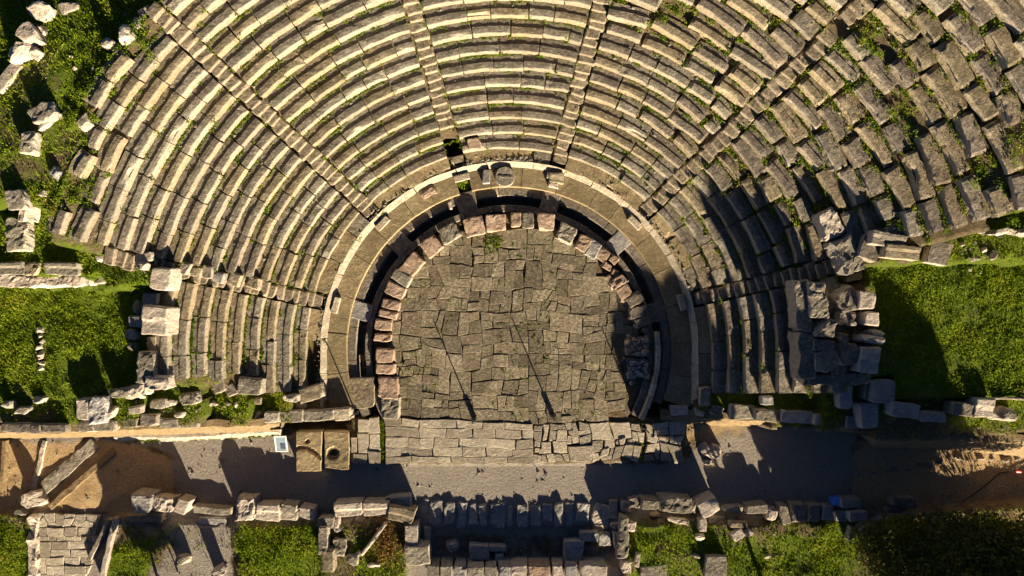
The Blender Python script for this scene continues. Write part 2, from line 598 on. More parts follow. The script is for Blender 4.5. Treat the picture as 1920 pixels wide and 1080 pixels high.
terrain = np_mesh('terrain', V, quads, 'groundcover')
zc = np.concatenate([ZC.reshape(-1, 3), np.ones((V.shape[0], 1))], 1).astype(np.float32)
ca = terrain.data.attributes.new('zone', 'FLOAT_COLOR', 'POINT')
ca.data.foreach_set('color', zc.ravel())
terrain.data.polygons.foreach_set('use_smooth', np.ones(len(quads), bool))
tag(terrain, kind='structure')


# ------------------------------------------------------------------ orchestra: rings, drain, paving
def arc_block(r0, r1, th0, th1, z0, z1, z1o=None, seed=0, gap=0.012, amp=0.012, bev=0.02, step=0.3):
    """a bent block between two radii; z1 top at the inner edge, z1o at the outer edge"""
    z1o = z1 if z1o is None else z1o
    L = abs(math.radians(th1 - th0)) * (r0 + r1) / 2
    n = max(2, int(L / step))
    g = math.degrees(gap / r0)
    prof = [(r0, z0), (r0, z1 - bev), (r0 + bev, z1), ((r0 + r1) / 2, (z1 + z1o) / 2), (r1 - bev, z1o), (r1, z1o - bev), (r1, z0)]
    V, Fc = [], []
    for i in range(n + 1):
        th = th0 + g + (th1 - th0 - 2 * g) * i / n
        for r, z in prof:
            x, y = polar(r, th)
            V.append((x, y, z))
    m = len(prof)
    for i in range(n):
        for j in range(m):
            Fc.append((i * m + j, i * m + (j + 1) % m, (i + 1) * m + (j + 1) % m, (i + 1) * m + j))
    Fc.append(tuple(range(m - 1, -1, -1)))
    Fc.append(tuple(n * m + j for j in range(m)))
    V = np.array(V)
    V += noise3(V, 3.1, seed) * amp
    return V, Fc


def ring(name, mat, r0, r1, z0, z1, tha, thb, seg, z1o=None, jit=0.01, amp=0.012, skip=(), bev=0.02, seed=0):
    rs = random.Random(seed)
    mb = MB()
    th = tha
    while th < thb - 0.5:
        d = math.degrees(seg * rs.uniform(.75, 1.3) / ((r0 + r1) / 2))
        t1 = min(thb, th + d)
        if thb - t1 < d * .4:
            t1 = thb
        mid = (th + t1) / 2
        if not any(a < mid < b for a, b in skip):
            dz = rs.uniform(-jit, jit)
            V, Fc = arc_block(r0, r1, th, t1, z0, z1 + dz, (z1 if z1o is None else z1o) + dz, seed=rs.randint(0, 99), amp=amp, bev=bev)
            mb.add(V, Fc, rs.uniform(-.12, .12))
        th = t1
    o = mb.done(name, mat)
    return tag(o, kind='structure')


ring('drain_kerb', 'dark', 6.46, 6.76, -1.1, 0.03, -28, 208, 1.1, amp=0.025, seed=1)
ring('drain_ledge', 'dark', 7.2, 7.58, -1.1, 0.0, -20, 205, 1.3, seed=2)
ring('orchestra_walkway', 'walk', 7.585, 8.5, -0.6, 0.20, -18, 103.3, 1.5, bev=0.03, seed=3)
ring('orchestra_walkway', 'walk', 7.585, 8.5, -0.6, 0.20, 107.6, 200, 1.5, bev=0.03, seed=4)
ring('walkway_kerb', 'kerbstone', 8.49, 8.75, -0.3, 0.26, -17, 198, 1.7, z1o=0.47, amp=0.03, bev=0.02, jit=.02, seed=5)
mb = MB()
n_ = 90
for i in range(n_ + 1):
    th = -30 + 240 * i / n_
    mb.V.append(np.array([(*polar(6.7, th), -0.95 + 0.03 * math.sin(i * 2.3)), (*polar(7.25, th), -0.95 + 0.03 * math.cos(i * 1.7))]))
    mb.T.append(np.zeros(2))
mb.F = [(2 * i, 2 * i + 1, 2 * i + 3, 2 * i + 2) for i in range(n_)]
tag(mb.done('drain_floor', 'dark'), kind='structure')


def slab(mb, poly, z, seed, gap=0.011, th=0.12, bev=0.022, tilt=0.02):
    """one paving slab from a plan outline"""
    rs = random.Random(seed)
    P = np.array(poly, float)
    c = P.mean(0)
    pts = []
    n = len(P)
    for i in range(n):
        a, b = P[i], P[(i + 1) % n]
        m = max(1, int(np.linalg.norm(b - a) / 0.35))
        for q in range(m):
            pts.append(a + (b - a) * q / m)
    P = np.array(pts)
    P += (noise3(np.c_[P, np.zeros(len(P))], 2.1, seed % 50)[:, :2]) * 0.045
    d = P - c
    ln = np.linalg.norm(d, axis=1)[:, None]
    P1 = c + d * (1 - (gap * rs.uniform(.6, 1.7)) / ln)
    P2 = c + d * (1 - (gap + bev) / ln)
    tx, ty = rs.uniform(-tilt, tilt), rs.uniform(-tilt, tilt)

    def zz(Q, o):
        return z + o + (Q - c) @ np.array([tx, ty])
    n = len(P)
    c3 = np.array([[c[0], c[1], z]])
    V = np.concatenate([np.c_[P1, np.full(n, z - th)], np.c_[P1, zz(P1, -bev * .8)], np.c_[P2, zz(P2, 0)], c3])
    V[:, 2] += vnoise(V * 2.3, seed % 61) * 0.012
    Fc = []
    for i in range(n):
        j = (i + 1) % n
        Fc += [(i, j, n + j, n + i), (n + i, n + j, 2 * n + j, 2 * n + i), (2 * n + i, 2 * n + j, 3 * n)]
    mb.add(V, Fc, rs.uniform(-.34, .3))


def split_rects(x0, y0, x1, y1, rs, big, out):
    w, h = x1 - x0, y1 - y0
    lim = big * rs.uniform(.5, 1.6)
    if w < lim * 1.25 and h < lim:
        out.append((x0, y0, x1, y1))
        return
    f = rs.uniform(.36, .64)
    if w > h * rs.uniform(.85, 1.5):
        m = x0 + w * f
        split_rects(x0, y0, m, y1, rs, big, out)
        split_rects(m, y0, x1, y1, rs, big, out)
    else:
        m = y0 + h * f
        split_rects(x0, y0, x1, m, rs, big, out)
        split_rects(x0, m, x1, y1, rs, big, out)


def warp(p, amp=0.15):
    q = np.array([[p[0], p[1], 0.0]])
    n = noise3(q, 0.55, 21)[0] * amp * 1.4 + noise3(q, 1.5, 22)[0] * amp
    return (p[0] + n[0], p[1] + n[1])


def rect_poly(r):
    x0, y0, x1, y1 = r
    P = []
    for a, b in (((x0, y0), (x1, y0)), ((x1, y0), (x1, y1)), ((x1, y1), (x0, y1)), ((x0, y1), (x0, y0))):
        P.append(warp(a))
    return P


def clip_half(poly, nx, ny, d):
    out = []
    n = len(poly)
    for i in range(n):
        a, b = poly[i], poly[(i + 1) % n]
        da, db = a[0] * nx + a[1] * ny - d, b[0] * nx + b[1] * ny - d
        if da <= 0:
            out.append(a)
        if (da < 0 < db) or (db < 0 < da):
            t = da / (da - db)
            out.append((a[0] + (b[0] - a[0]) * t, a[1] + (b[1] - a[1]) * t))
    return out


def voronoi(sites, box):
    res = []
    S = np.array(sites)
    for i, s in enumerate(sites):
        poly = list(box)
        o = np.argsort(((S - S[i]) ** 2).sum(1))[1:24]
        for j in o:
            t = S[j]
            nx, ny = t[0] - s[0], t[1] - s[1]
            d = (t[0] ** 2 + t[1] ** 2 - s[0] ** 2 - s[1] ** 2) / 2
            poly = clip_half(poly, nx, ny, d)
            if len(poly) < 3:
                break
        if len(poly) >= 3:
            res.append(poly)
    return res


def jit_sites(x0, y0, x1, y1, sx, sy, rs, j=.33):
    out = []
    nx, ny = max(1, round((x1 - x0) / sx)), max(1, round((y1 - y0) / sy))
    for a in range(nx):
        for b in range(ny):
            out.append((x0 + (a + .5 + (.25 if b % 2 else -.25) + rs.uniform(-j, j)) * (x1 - x0) / nx, y0 + (b + .5 + rs.uniform(-j, j)) * (y1 - y0) / ny))
    return out


rs = random.Random(5)
mb = MB()
x0, y1 = W(728, 428)
x1, y0 = W(1196, 789)
rects = []
split_rects(x0, y0, x1, y1, rs, 0.80, rects)
n_s = 0
for r_ in rects:
    P = rect_poly(r_)
    c = np.mean(P, 0)
    if max(math.hypot(p[0] - CX, p[1] - CY) for p in P) < 6.42 or (math.hypot(c[0] - CX, c[1] - CY) < 5.75):
        if r_[2] - r_[0] > .5 and r_[3] - r_[1] > .5 and rs.random() < .30:   # broken in two
            t = rs.uniform(.3, .7)
            A = [P[0], tuple(np.add(np.multiply(P[0], 1 - t), np.multiply(P[1], t))), tuple(np.add(np.multiply(P[3], t), np.multiply(P[2], 1 - t))), P[3]]
            B = [A[1], P[1], P[2], A[2]]
            for q in (A, B):
                slab(mb, q, rs.uniform(-.014, .014), n_s, gap=.008)
                n_s += 1
        else:
            slab(mb, P, rs.uniform(-.016, .016), n_s)
            n_s += 1
tag(mb.done('orchestra_paving', 'paving'), kind='structure')

mb = MB()
edge = [W(722, 790), W(1000, 792), W(1000, 868), W(722, 868)]
ex0, ey1 = edge[0]
ex1, ey0 = edge[2]
yy = ey1
for h in (.36, .44, .44, .40, .31):
    x = ex0
    while x < ex1 - .2:
        w_ = rs.uniform(.5, 1.5)
        if ex1 - x - w_ < .5:
            w_ = ex1 - x
        P = [warp((x, yy - h), .09), warp((x + w_, yy - h), .09), warp((x + w_, yy), .09), warp((x, yy), .09)]
        slab(mb, P, .03 + rs.uniform(-.015, .02), n_s, gap=.013)
        n_s += 1
        x += w_
    yy -= h
for q0, q1, big in (((1000, 868), (1197, 791), .62), ((1206, 866), (1283, 789), .62)):
    rects = []
    xa, ya = W(*q0)
    xb, yb = W(*q1)
    split_rects(xa, ya, xb, yb, rs, big, rects)
    for r_ in rects:
        P = [(p[0] + rs.uniform(-.05, .05), p[1] + rs.uniform(-.05, .05)) for p in rect_poly(r_)]
        if rs.random() < .35:
            t, u = rs.uniform(.25, .75), rs.uniform(.25, .75)
            e0 = tuple(np.add(np.multiply(P[0], 1 - t), np.multiply(P[1], t)))
            e1 = tuple(np.add(np.multiply(P[3], 1 - u), np.multiply(P[2], u)))
            parts_ = [[P[0], e0, e1, P[3]], [e0, P[1], P[2], e1]]
        elif rs.random() < .3:
            k_ = rs.randint(0, 3)
            a1 = tuple(np.add(np.multiply(P[k_], .6), np.multiply(P[(k_ + 1) % 4], .4)))
            a2 = tuple(np.add(np.multiply(P[k_], .6), np.multiply(P[(k_ - 1) % 4], .4)))
            parts_ = [[a2, P[k_], a1], [a1] + [P[(k_ + i) % 4] for i in (1, 2, 3)] + [a2]]
        else:
            parts_ = [P]
        for q in parts_:
            slab(mb, q, .01 + rs.uniform(-.035, .03), n_s, gap=.02, bev=.03)
            n_s += 1
for (a, b, c, d) in ((671, 787, 692, 812), (692, 784, 713, 815), (672, 814, 692, 850), (692, 816, 713, 845), (692, 846, 714, 869), (661, 852, 690, 869), (660, 822, 670, 850)):
    xa, yb = W(a, b)
    xc, yd = W(c, d)
    slab(mb, [warp(q, .05) for q in ((xa, yd), (xc, yd), (xc, yb), (xa, yb))], rs.uniform(-.02, .05), n_s)
    n_s += 1
tag(mb.done('stage_paving', 'palepaving'), kind='structure')

# paved ramp to the south-west
mb = MB()
outl = [W(70, 962, -.25), W(216, 966, -.25), W(176, 1050, -.25), W(165, 1130, -.25), W(66, 1130, -.25)][::-1]
cells = []
top_y = W(0, 962, -.25)[1]
low_y = W(0, 1130, -.25)[1]
lx, rx = W(60, 0, -.25)[0], W(222, 0, -.25)[0]
ymid = W(0, 988, -.25)[1]
box = [(lx, ymid), (rx, ymid), (rx, top_y), (lx, top_y)]
cells += voronoi(jit_sites(lx, ymid, rx, top_y, .5, .33, rs, .38), box)
y = ymid
while y > low_y:
    h = rs.choice([.38, .42, .24])
    x = lx
    while x < rx:
        w_ = rs.uniform(.3, .5) if h < .3 else rs.uniform(.6, 1.1)
        cells.append([(x, y - h), (x + w_, y - h), (x + w_, y), (x, y)])
        x += w_
    y -= h
for P in cells:
    for i in range(len(outl)):            # clip to the outline of the ramp
        a, b = outl[i], outl[(i + 1) % len(outl)]
        nx, ny = b[1] - a[1], -(b[0] - a[0])
        ccw = sum(outl[q][0] * outl[(q + 1) % 5][1] - outl[(q + 1) % 5][0] * outl[q][1] for q in range(5)) > 0
        if not ccw:
            nx, ny = -nx, -ny
        P = clip_half(P, nx, ny, a[0] * nx + a[1] * ny)
        if len(P) < 3:
            break
    if len(P) >= 3:
        slab(mb, P, -.2 + rs.uniform(-.02, .03), n_s, gap=.015, th=.2)
        n_s += 1
o = mb.done('paved_path', 'palepaving')
tag(o, kind='structure')


# ------------------------------------------------------------------ seats
ORD = ['first', 'second', 'third', 'fourth', 'fifth', 'sixth', 'seventh', 'eighth', 'ninth', 'tenth', 'eleventh', 'twelfth', 'thirteenth',
       'fourteenth', 'fifteenth', 'sixteenth', 'seventeenth', 'eighteenth', 'nineteenth', 'twentieth', 'twenty-first', 'twenty-second',
       'twenty-third', 'twenty-fourth', 'twenty-fifth', 'twenty-sixth', 'twenty-seventh', 'twenty-eighth', 'twenty-ninth', 'thirtieth']
SEAT_PROF = [(0.02, -0.44), (0.045, -0.31), (0.085, -0.19), (0.03, -0.10), (-0.004, -0.075), (0.0, -0.035), (0.03, 0.0), (0.17, 0.006), (0.30, 0.002), (0.32, -0.048), (0.47, -0.055), (0.645, -0.052), (0.65, -0.32)]
FLAT_PROF = [(0.06, -0.3), (0.04, -0.15), (0.01, -0.06), (0.005, -0.03), (0.03, 0.0), (0.2, 0.0), (0.4, 0.0), (0.66, 0.0), (0.69, -0.3)]


def seat_mesh(k, th0, th1, seed, wild):
    rs = random.Random(seed)
    prof = FLAT_PROF if (k == 0 or (wild and rs.random() < .14)) else SEAT_PROF
    Rk, zk = row_r(k), row_z(k)
    prof = [(u, (w * 0.75 if (k == 0 or w > -.1) else w)) for u, w in prof] if k == 0 else prof
    L = math.radians(abs(th1 - th0)) * Rk
    n = max(2, int(L / 0.14))
    gap = rs.uniform(.008, .035) if not wild else rs.uniform(.02, .08)
    g = math.degrees(gap / Rk)
    V = []
    worn = rs.random() ** 2 * .07 + (.11 if rs.random() < .12 else 0)
    shift = rs.gauss(0, .016)
    sink = rs.uniform(-.025, .025) * (2.2 if wild else 1)
    twist = rs.uniform(-.02, .02) * (2.5 if wild else 1)
    m = len(prof)
    for i in range(n + 1):
        f = i / n
        th = th0 + g + (th1 - th0 - 2 * g) * f
        for u, w in prof:
            x, y = polar(Rk + u + shift + twist * (f - .5), th)
            V.append((x, y, zk + w + sink))
    V = np.array(V)
    endf = np.repeat(np.array([1.0 if i in (0, n) else 0.0 for i in range(n + 1)]), m)
    pu = np.tile(np.array([p[0] for p in prof]), n + 1)
    pw = np.tile(np.array([p[1] for p in prof]), n + 1)
    # worn nose: eat the front edge away by uneven amounts
    e = np.clip(vnoise(V * np.array([1.8, 1.8, .4]), seed % 83) * .5 + .5, 0, 1) ** 2
    front = np.exp(-((pu / .12) ** 2)) * (pw > -.12)
    dirv = np.array([(CX - 0), 0, 0])
    cen = V[:, :2].mean(0) - np.array([CX, min(CY, 99)])
    if cen[1] < 0:
        cen[1] = 0
    cen = cen / np.linalg.norm(cen)
    amt = (0.02 + worn) * e * front
    V[:, 0] += cen[0] * amt * 1.2
    V[:, 1] += cen[1] * amt * 1.2
    V[:, 2] -= amt * .9
    V += noise3(V, 2.0, seed % 71) * (.02 if not wild else .026)
    V += noise3(V, 6.5, seed % 59) * (.014 if not wild else .016)
    V += noise3(V, 15.0, seed % 47) * (.008 if not wild else .008)
    if rs.random() < .2:           # a broken corner
        c = V[rs.choice([0, n]) * m + 6]
        d = np.linalg.norm((V - c) * np.array([1, 1, .4]), axis=1)
        V[:, 2] -= np.clip(.3 - d, 0, .3) * rs.uniform(.25, .6) * (pw > -.12)
    if wild:
        c = V.mean(0)
        V[:, 2] -= endf * (np.tile(np.array([p_[1] for p_ in prof]), n + 1) > -.1) * rs.uniform(.01, .07)
        V[:, :2] += (c[:2] - V[:, :2]) * (endf * rs.uniform(.0, .07))[:, None]
        V[:, :2] -= cen[None, :] * (np.clip(pu - .45, 0, 1) * rs.uniform(.05, .35))[:, None]
        a = math.radians(rs.uniform(-6, 6))
        Q = V - c
        ca_, sa_ = math.cos(a), math.sin(a)
        V[:, 0], V[:, 1] = c[0] + Q[:, 0] * ca_ - Q[:, 1] * sa_, c[1] + Q[:, 0] * sa_ + Q[:, 1] * ca_
        V[:, 0] += rs.uniform(-.07, .07)
        V[:, 1] += rs.uniform(-.07, .07)
        V[:, 2] += (Q[:, 0] * rs.uniform(-.035, .035) + Q[:, 1] * rs.uniform(-.035, .035)) + rs.uniform(-.05, .05) - ((pu > .31) & (pw > -.1)) * .022
    Fc = []
    for i in range(n):
        for j in range(m):
            Fc.append((i * m + j, i * m + (j + 1) % m, (i + 1) * m + (j + 1) % m, (i + 1) * m + j))
    Fc.append(tuple(range(m - 1, -1, -1)))
    Fc.append(tuple(n * m + j for j in range(m)))
    soil = np.clip((-pw - .13) / .14, 0, 1) * (pu < .2) * .5
    return V, Fc, soil


WEDGES = [('right wing', None, 15.4), ('far right wedge', 15.4, 45.4), ('upper right wedge', 45.4, 75.4), ('central wedge', 75.4, 105.4),
          ('upper left wedge', 105.4, 135.0), ('far left wedge', 135.0, 165.5), ('left wing', 165.5, None)]
ENDS_L = {0: 640, 1: 738, 2: 735, 3: 738, 4: 706, 5: 702, 6: 714, 7: 708, 8: 712, 9: 716}
seats = []
joints = []
holes = []
pitx, pity = W(851, 270, 1.0)
rs = random.Random(23)
for k in range(25):
    Rk, zk = row_r(k), row_z(k)
    hs = math.degrees(0.37 / Rk)
    for wi, (wn, a, b) in enumerate(WEDGES):
        if (a is None or b is None) and k > (8 if a is None else 9):
            continue
        ypx = 738 if a is None else ENDS_L.get(k, 735)
        yend_ = (540 - ypx) * (H_CAM - zk) / F
        ext = math.degrees((CY - yend_) / 8.5)
        lo = -ext if a is None else a + hs
        hi = 180 + ext if b is None else b - hs
        th = hi
        cnt = 0
        while th > lo + .3:
            Lw = rs.uniform(.95, 1.75) if k > 0 else rs.uniform(1.2, 2.2)
            wild = (th < 62 and k >= 5 and th > 15) or (k >= 9 and th < 75)
            if wild:
                Lw = rs.uniform(1.1, 2.2)
            d = math.degrees(Lw / Rk)
            if th - d < lo + d * .45:
                d = th - lo
            mid = th - d / 2
            cnt += 1 if k <= kmax(mid) else 0
            x, y = polar(Rk + .3, mid)
            u, v = PX(x, y, zk)
            edge_wild = wild
            if k <= kmax(mid) and -150 < u < 2070 and -150 < v < 1230:
                rag = 133 < mid < 165.5 and k >= kmax(mid) - (1 if mid > 150 else 0)
                wild = wild or rag
                drop = (rag and k == kmax(mid) and rs.random() < .14) or (wild and rs.random() < .045) or (math.hypot(x - pitx, y - pity) < .75 and k in (1, 2) and 99 < mid < 108)
                cnt -= 1 if drop else 0
                if not drop:
                    p = [PX(*polar(Rk + uu, t), zk) for uu, t in ((0, th), (0, th - d), (.62, th - d), (.62, th))]
                    q = [(min(1920, max(0, s)), min(1080, max(0, t))) for s, t in p]
                    area = abs(sum(q[i][0] * q[(i + 1) % 4][1] - q[(i + 1) % 4][0] * q[i][1] for i in range(4))) / 2
                    seats.append(dict(k=k, th=(th - d, th), w=wi, n=cnt, area=area, wild=wild, seed=rs.randint(1, 10 ** 6)))
                joints.append((k, th, wild))
                if drop and k > 2:
                    holes.append((x, y, zk))
            th -= d
seats.sort(key=lambda s: -s['area'])
stuff = MB()
soils = []
for i, s in enumerate(seats):
    V, Fc, soil = seat_mesh(s['k'], s['th'][0], s['th'][1], s['seed'], s['wild'])
    rs2 = random.Random(s['seed'])
    mat = rs2.choice(['grey', 'grey', 'brown', 'brown', 'dark']) if s['k'] > 0 else 'walk'
    if s['wild']:
        mat = rs2.choice(['grey', 'brown', 'dark', 'dark', 'brown'])
    if i < 300 and s['area'] > 0:
        o = centred('seat_block', V, Fc, mat, soil=soil)
        wn = WEDGES[s['w']][0]
        col = {'grey': 'grey', 'brown': 'brownish', 'dark': 'dark', 'walk': 'flat ochre'}[mat]
        if s['w'] == 0:                    # counted down from the stairway on both wings
            lab = f"{col} seat block, {ORD[s['k']]} row of {wn}, {ORD[s['n'] - 1]} below its stairway"
        elif s['w'] == 6:
            lab = f"{col} seat block, {ORD[s['k']]} row of {wn}, {ORD[s['n'] - 1]} above the parodos"
        else:
            lab = f"{col} seat block, {ORD[s['k']]} row of {wn}, {ORD[s['n'] - 1]} from its left stairway"
        tag(o, lab, 'seat block', 'stone seat blocks in the rows')
    else:
        stuff.add(V, Fc, rs2.uniform(-.2, .2))
        soils.append(soil)
o = mesh_obj('seat_blocks', np.concatenate(stuff.V), stuff.F, 'grey', tint=np.concatenate(stuff.T), soil=np.concatenate(soils))
tag(o, kind='stuff')

# stairways
ST_LAB = ['dark narrow stairway between the right wing and the far right wedge',
          'weedy broken stairway between the far right and the upper right wedges',
          'narrow stone stairway on the right side of the central wedge',
          'narrow stone stairway on the left side of the central wedge, beside the square pit',
          'pale narrow stairway between the upper left and the far left wedges',
          'short pale stairway between the far left wedge and the left wing']
for si, th in enumerate(STAIRS):
    t = math.radians(th)
    bx_, by_ = polar(8.6, th)
    root = empty('stairway', (bx_, by_, 0.2), t)
    tag(root, ST_LAB[si], 'stairway', 'stairways between the seat wedges')
    top_k = [8, 24, 11, 11, 16, 12][si]
    for k in range(0, top_k + 1):
        if si == 3 and k in (1, 2):
            continue
        if si == 1 and k > 10 and (k * 7) % 5 == 0:
            continue
        for h in (0, 1):
            r = row_r(k) + h * DR / 2
            z = row_z(k) - DZ / 2 + h * DZ / 2
            wv = random.Random(si * 777 + k * 2 + h)
            V, Fc = block(DR / 2 + .10, wv.uniform(.58, .72), .34, si * 100 + k * 2 + h, r=wv.uniform(.03, .07), amp=.016, res=.15, skew=.1, cuts=wv.choice([0, 1, 2]), cutd=.12)
            V[:, 0] += r + (DR / 2 + .1) / 2 - .02 - 8.6 + wv.uniform(-.03, .03)
            V[:, 1] += wv.uniform(-.05, .05)
            V[:, 2] += wv.uniform(-.03, .015)
            V[:, 2] += z - .34 - .2
            mesh_obj('step', V, Fc, 'step_stone', parent=root)
    # bottom step on the walkway
    V, Fc = block(.30, .74, .22, si + 900, r=.03, amp=.01, res=.2)
    V[:, 0] += -.30
    V[:, 2] += .0
    mesh_obj('step', V, Fc, 'kerbstone', parent=root)


# ------------------------------------------------------------------ hand-placed stones
def place(name, px, py, w, h, rot, H, style, mat, label, cat=None, group=None, zb=None, seed=None, sink=.06, amp=None, top=None, cuts=None, skew=.07):
    """px, py, w, h: centre and size of its top as seen in the photograph; rot: counter-clockwise degrees; H: height above what it stands on"""
    z = ground_z(*W(px, py, 0)) if zb is None else zb
    if zb is None:
        for _ in range(4):
            x, y = W(px, py, z + H)
            z = ground_z(x, y)
    x, y = W(px, py, z + H)
    s = (H_CAM - z - H) / F
    L, Wd = w * s, h * s
    seed = int(px * 7 + py * 13) if seed is None else seed
    a = dict(b=.017, r=.03, p=.015, u=.038, s=.015)[style] if amp is None else amp
    kw = dict(r=.05, amp=a, skew=skew, res=.13, cuts=2 if style == 'b' else 0, cutd=.10)
    if style == 'r':
        kw.update(cuts=10, cutd=.2, r=.06, skew=.14, round_plan=.2, res=.10)
    if style == 'u':
        kw.update(cuts=4, cutd=.13, res=.11)
    if style == 'p':
        kw.update(cuts=1, cutd=.08, r=.035)
    if cuts is not None:
        kw['cuts'] = cuts
    if style == 's' and top is None:
        top = lambda u, v: np.where(v > 0.12, 0.0, np.where(v > -.02, -.5, -1.0)) * .09
    V, Fc = block(L, Wd, H + sink, seed, top=top, **kw)
    if style == 's':
        pass
    o = mesh_obj(name, V, Fc, mat, loc=(x, y, z - sink), rotz=math.radians(rot))
    return tag(o, label, cat or name.replace('_', ' '), group)


# ring of pink blocks round the orchestra, from the lower left end clockwise
RIM = [(732, 765, 36, 42, -4, 'grey'), (727, 727, 40, 42, 2, 'pink'), (722, 692, 36, 20, 0, 'pink'), (721, 667, 36, 28, 0, 'pink'), (717, 633, 34, 16, -4, 'pink'),
       (718, 609, 34, 20, -6, 'pink'), (727, 590, 36, 15, -12, 'pink'), (733, 572, 36, 19, -14, 'pink'), (740, 544, 38, 26, -24, 'pink'), (752, 521, 38, 24, -30, 'grey'),
       (770, 499, 52, 30, 48, 'pink'), (810, 460, 36, 34, 36, 'pink'), (843, 437, 38, 32, 28, 'grey'), (889, 424, 40, 34, 12, 'pink'),
       (930, 417, 40, 34, 5, 'pink'), (967, 412, 20, 30, 0, 'pink'), (990, 413, 22, 30, 0, 'grey'), (1023, 415, 33, 33, -3, 'pink'), (1062, 437, 34, 34, -28, 'grey'),
       (1095, 456, 26, 32, -28, 'pink'), (1113, 468, 24, 34, -30, 'bluegrey'), (1132, 478, 20, 26, -34, 'pink'), (1152, 486, 18, 16, -38, 'pink'), (1139, 499, 20, 14, -34, 'pink'),
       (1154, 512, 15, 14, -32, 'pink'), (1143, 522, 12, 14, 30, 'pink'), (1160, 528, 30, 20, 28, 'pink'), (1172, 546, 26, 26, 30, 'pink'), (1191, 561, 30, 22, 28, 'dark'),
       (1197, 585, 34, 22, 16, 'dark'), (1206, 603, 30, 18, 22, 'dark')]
for i, (px, py, w, h, r_, m) in enumerate(RIM):
    rough = i in (0, 12, 18, 26)
    place('rim_block', px, py, w - 1.5, h - 1.5, r_, .40 if w > 22 else .30, 'u' if rough else 'b', m,
          f"{dict(grey='rough grey', pink='reddish', bluegrey='bluish grey', dark='dark shaded')[m]} block on the orchestra rim, {ORD[i] if i < 30 else 'last'} clockwise from its lower left end",
          'rim block', 'blocks round the orchestra rim', zb=-.02, sink=.05, amp=.02 if not rough else .035, cuts=2, skew=.05)
for i, (px, py, w, h, r_) in enumerate([(1150, 537, 13, 10, 20), (1163, 545, 9, 9, 40), (1176, 528, 11, 9, 10), (1172, 566, 14, 10, -20), (1183, 579, 9, 8, 30), (1209, 572, 10, 12, 0), (1186, 596, 12, 9, 15), (1195, 612, 16, 11, 0), (1210, 620, 13, 10, -10), (1180, 632, 9, 8, 40), (1214, 634, 10, 8, 10), (1172, 676, 8, 10, 0), (1216, 706, 9, 12, 0), (1186, 718, 12, 9, 20)]):
    place('rubble_stone', px, py, w, h, r_, .28, 'r', ['pink', 'grey', 'dark'][i % 3], f"small broken {['reddish', 'grey', 'dark'][i % 3]} stone among the right rim blocks, {ORD[i]} from the top", 'rubble stone', 'broken stones among the right rim blocks', zb=-.02)
for n_, (px, py, lab) in enumerate(((1194, 650, 'sunlit heap of broken pink rubble inside the right drain'), (1197, 692, 'shaded heap of grey rubble inside the right drain'))):
    mb = MB()
    rs = random.Random(n_)
    cx, cy = W(px, py, .2)
    V, Fc = block(1.05, .85, .22, 70 + n_, r=.04, amp=.05, res=.12, cuts=2)
    mb.add(V + np.array([cx, cy, -.05]), Fc, -.2)
    for q in range(42):
        V, Fc = block(rs.uniform(.10, .26), rs.uniform(.08, .2), rs.uniform(.08, .2), q + n_ * 50, r=.03, amp=.02, res=.2, cuts=3)
        mb.add(V + np.array([cx + rs.uniform(-.48, .48), cy + rs.uniform(-.38, .38), rs.uniform(.1, .27)]), Fc, rs.uniform(-.3, .3))
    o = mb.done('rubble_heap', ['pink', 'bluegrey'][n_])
    tag(o, lab, 'rubble heap', 'rubble heaps in the orchestra', kind='thing')

# slabs bridging the drain
BR = [(165.5, 'pale slab bridging the drain beside the left wing stairway'), (136, 'dark slab bridging the drain at the upper left'),
      (106, 'dark slab bridging the drain below the square pit'), (74.6, 'dark slab bridging the drain right of the top'),
      (44.5, 'sunlit slab bridging the drain at the upper right'), (14, 'shaded slab bridging the drain beside the right wing stairway')]
for th, lab in BR:
    x, y = polar(7.15, th)
    V, Fc = block(.95, .85, .14, int(th), r=.03, amp=.015, res=.2, skew=.05)
    o = mesh_obj('drain_slab', V, Fc, 'bluegrey' if th in (165.5, 44.5) else 'dark', loc=(x, y, -.10), rotz=math.radians(th))  # dark stone puts the rim blocks' shade into the colour of most slabs
    tag(o, lab, 'drain slab', 'slabs bridging the drain')
place('drain_slab', 680, 737, 42, 56, 4, .16, 'p', 'brown', 'large brown slab lying over the lower left end of the drain', 'drain slab', 'slabs bridging the drain', zb=.03)
# thin curved wall at the right end of the drain
mb = MB()
for i in range(7):
    V, Fc = arc_block(6.80, 7.02, -28 + i * 5, -23 + i * 5, -.6, .38 + .02 * (i % 3), seed=i, amp=.025, bev=.03, gap=.01)
    mb.add(V, Fc, .1 * ((i % 3) - 1))
o = mb.done('curved_wall', 'kerbstone')
tag(o, 'thin curved pale stone wall along the lower right end of the drain', 'curved wall', kind='thing')

# things on the walkway
x, y = W(947, 331, .5)
seg = 40
V, Fc = [], []
for i in range(seg):
    a = 2 * PI * i / seg
    for r, z in ((.45, .0), (.46, .30), (.43, .33), (.3, .33)):
        V.append((r * math.cos(a), r * math.sin(a), z))
for i in range(seg):
    j = (i + 1) % seg
    for q in range(3):
        Fc.append((i * 4 + q, j * 4 + q, j * 4 + q + 1, i * 4 + q + 1))
V = np.array(V)
top_in = [i * 4 + 3 for i in range(seg)]
c0 = len(V)
V = np.concatenate([V, [[0, 0, .33]]])
for i in range(seg):
    Fc.append((top_in[i], top_in[(i + 1) % seg], c0))
V += noise3(V, 5, 3) * .012
drum = mesh_obj('column_drum', V, Fc, 'grey', loc=(x, y, .2))
tag(drum, 'round grey column drum with a slot across it, standing on the upper walkway', 'column drum')
V, Fc = block(.58, .12, .05, 4, r=.02, amp=.02, res=.1)
mesh_obj('slot', V + np.array([0, .0, .30]), Fc, 'dark', parent=drum)
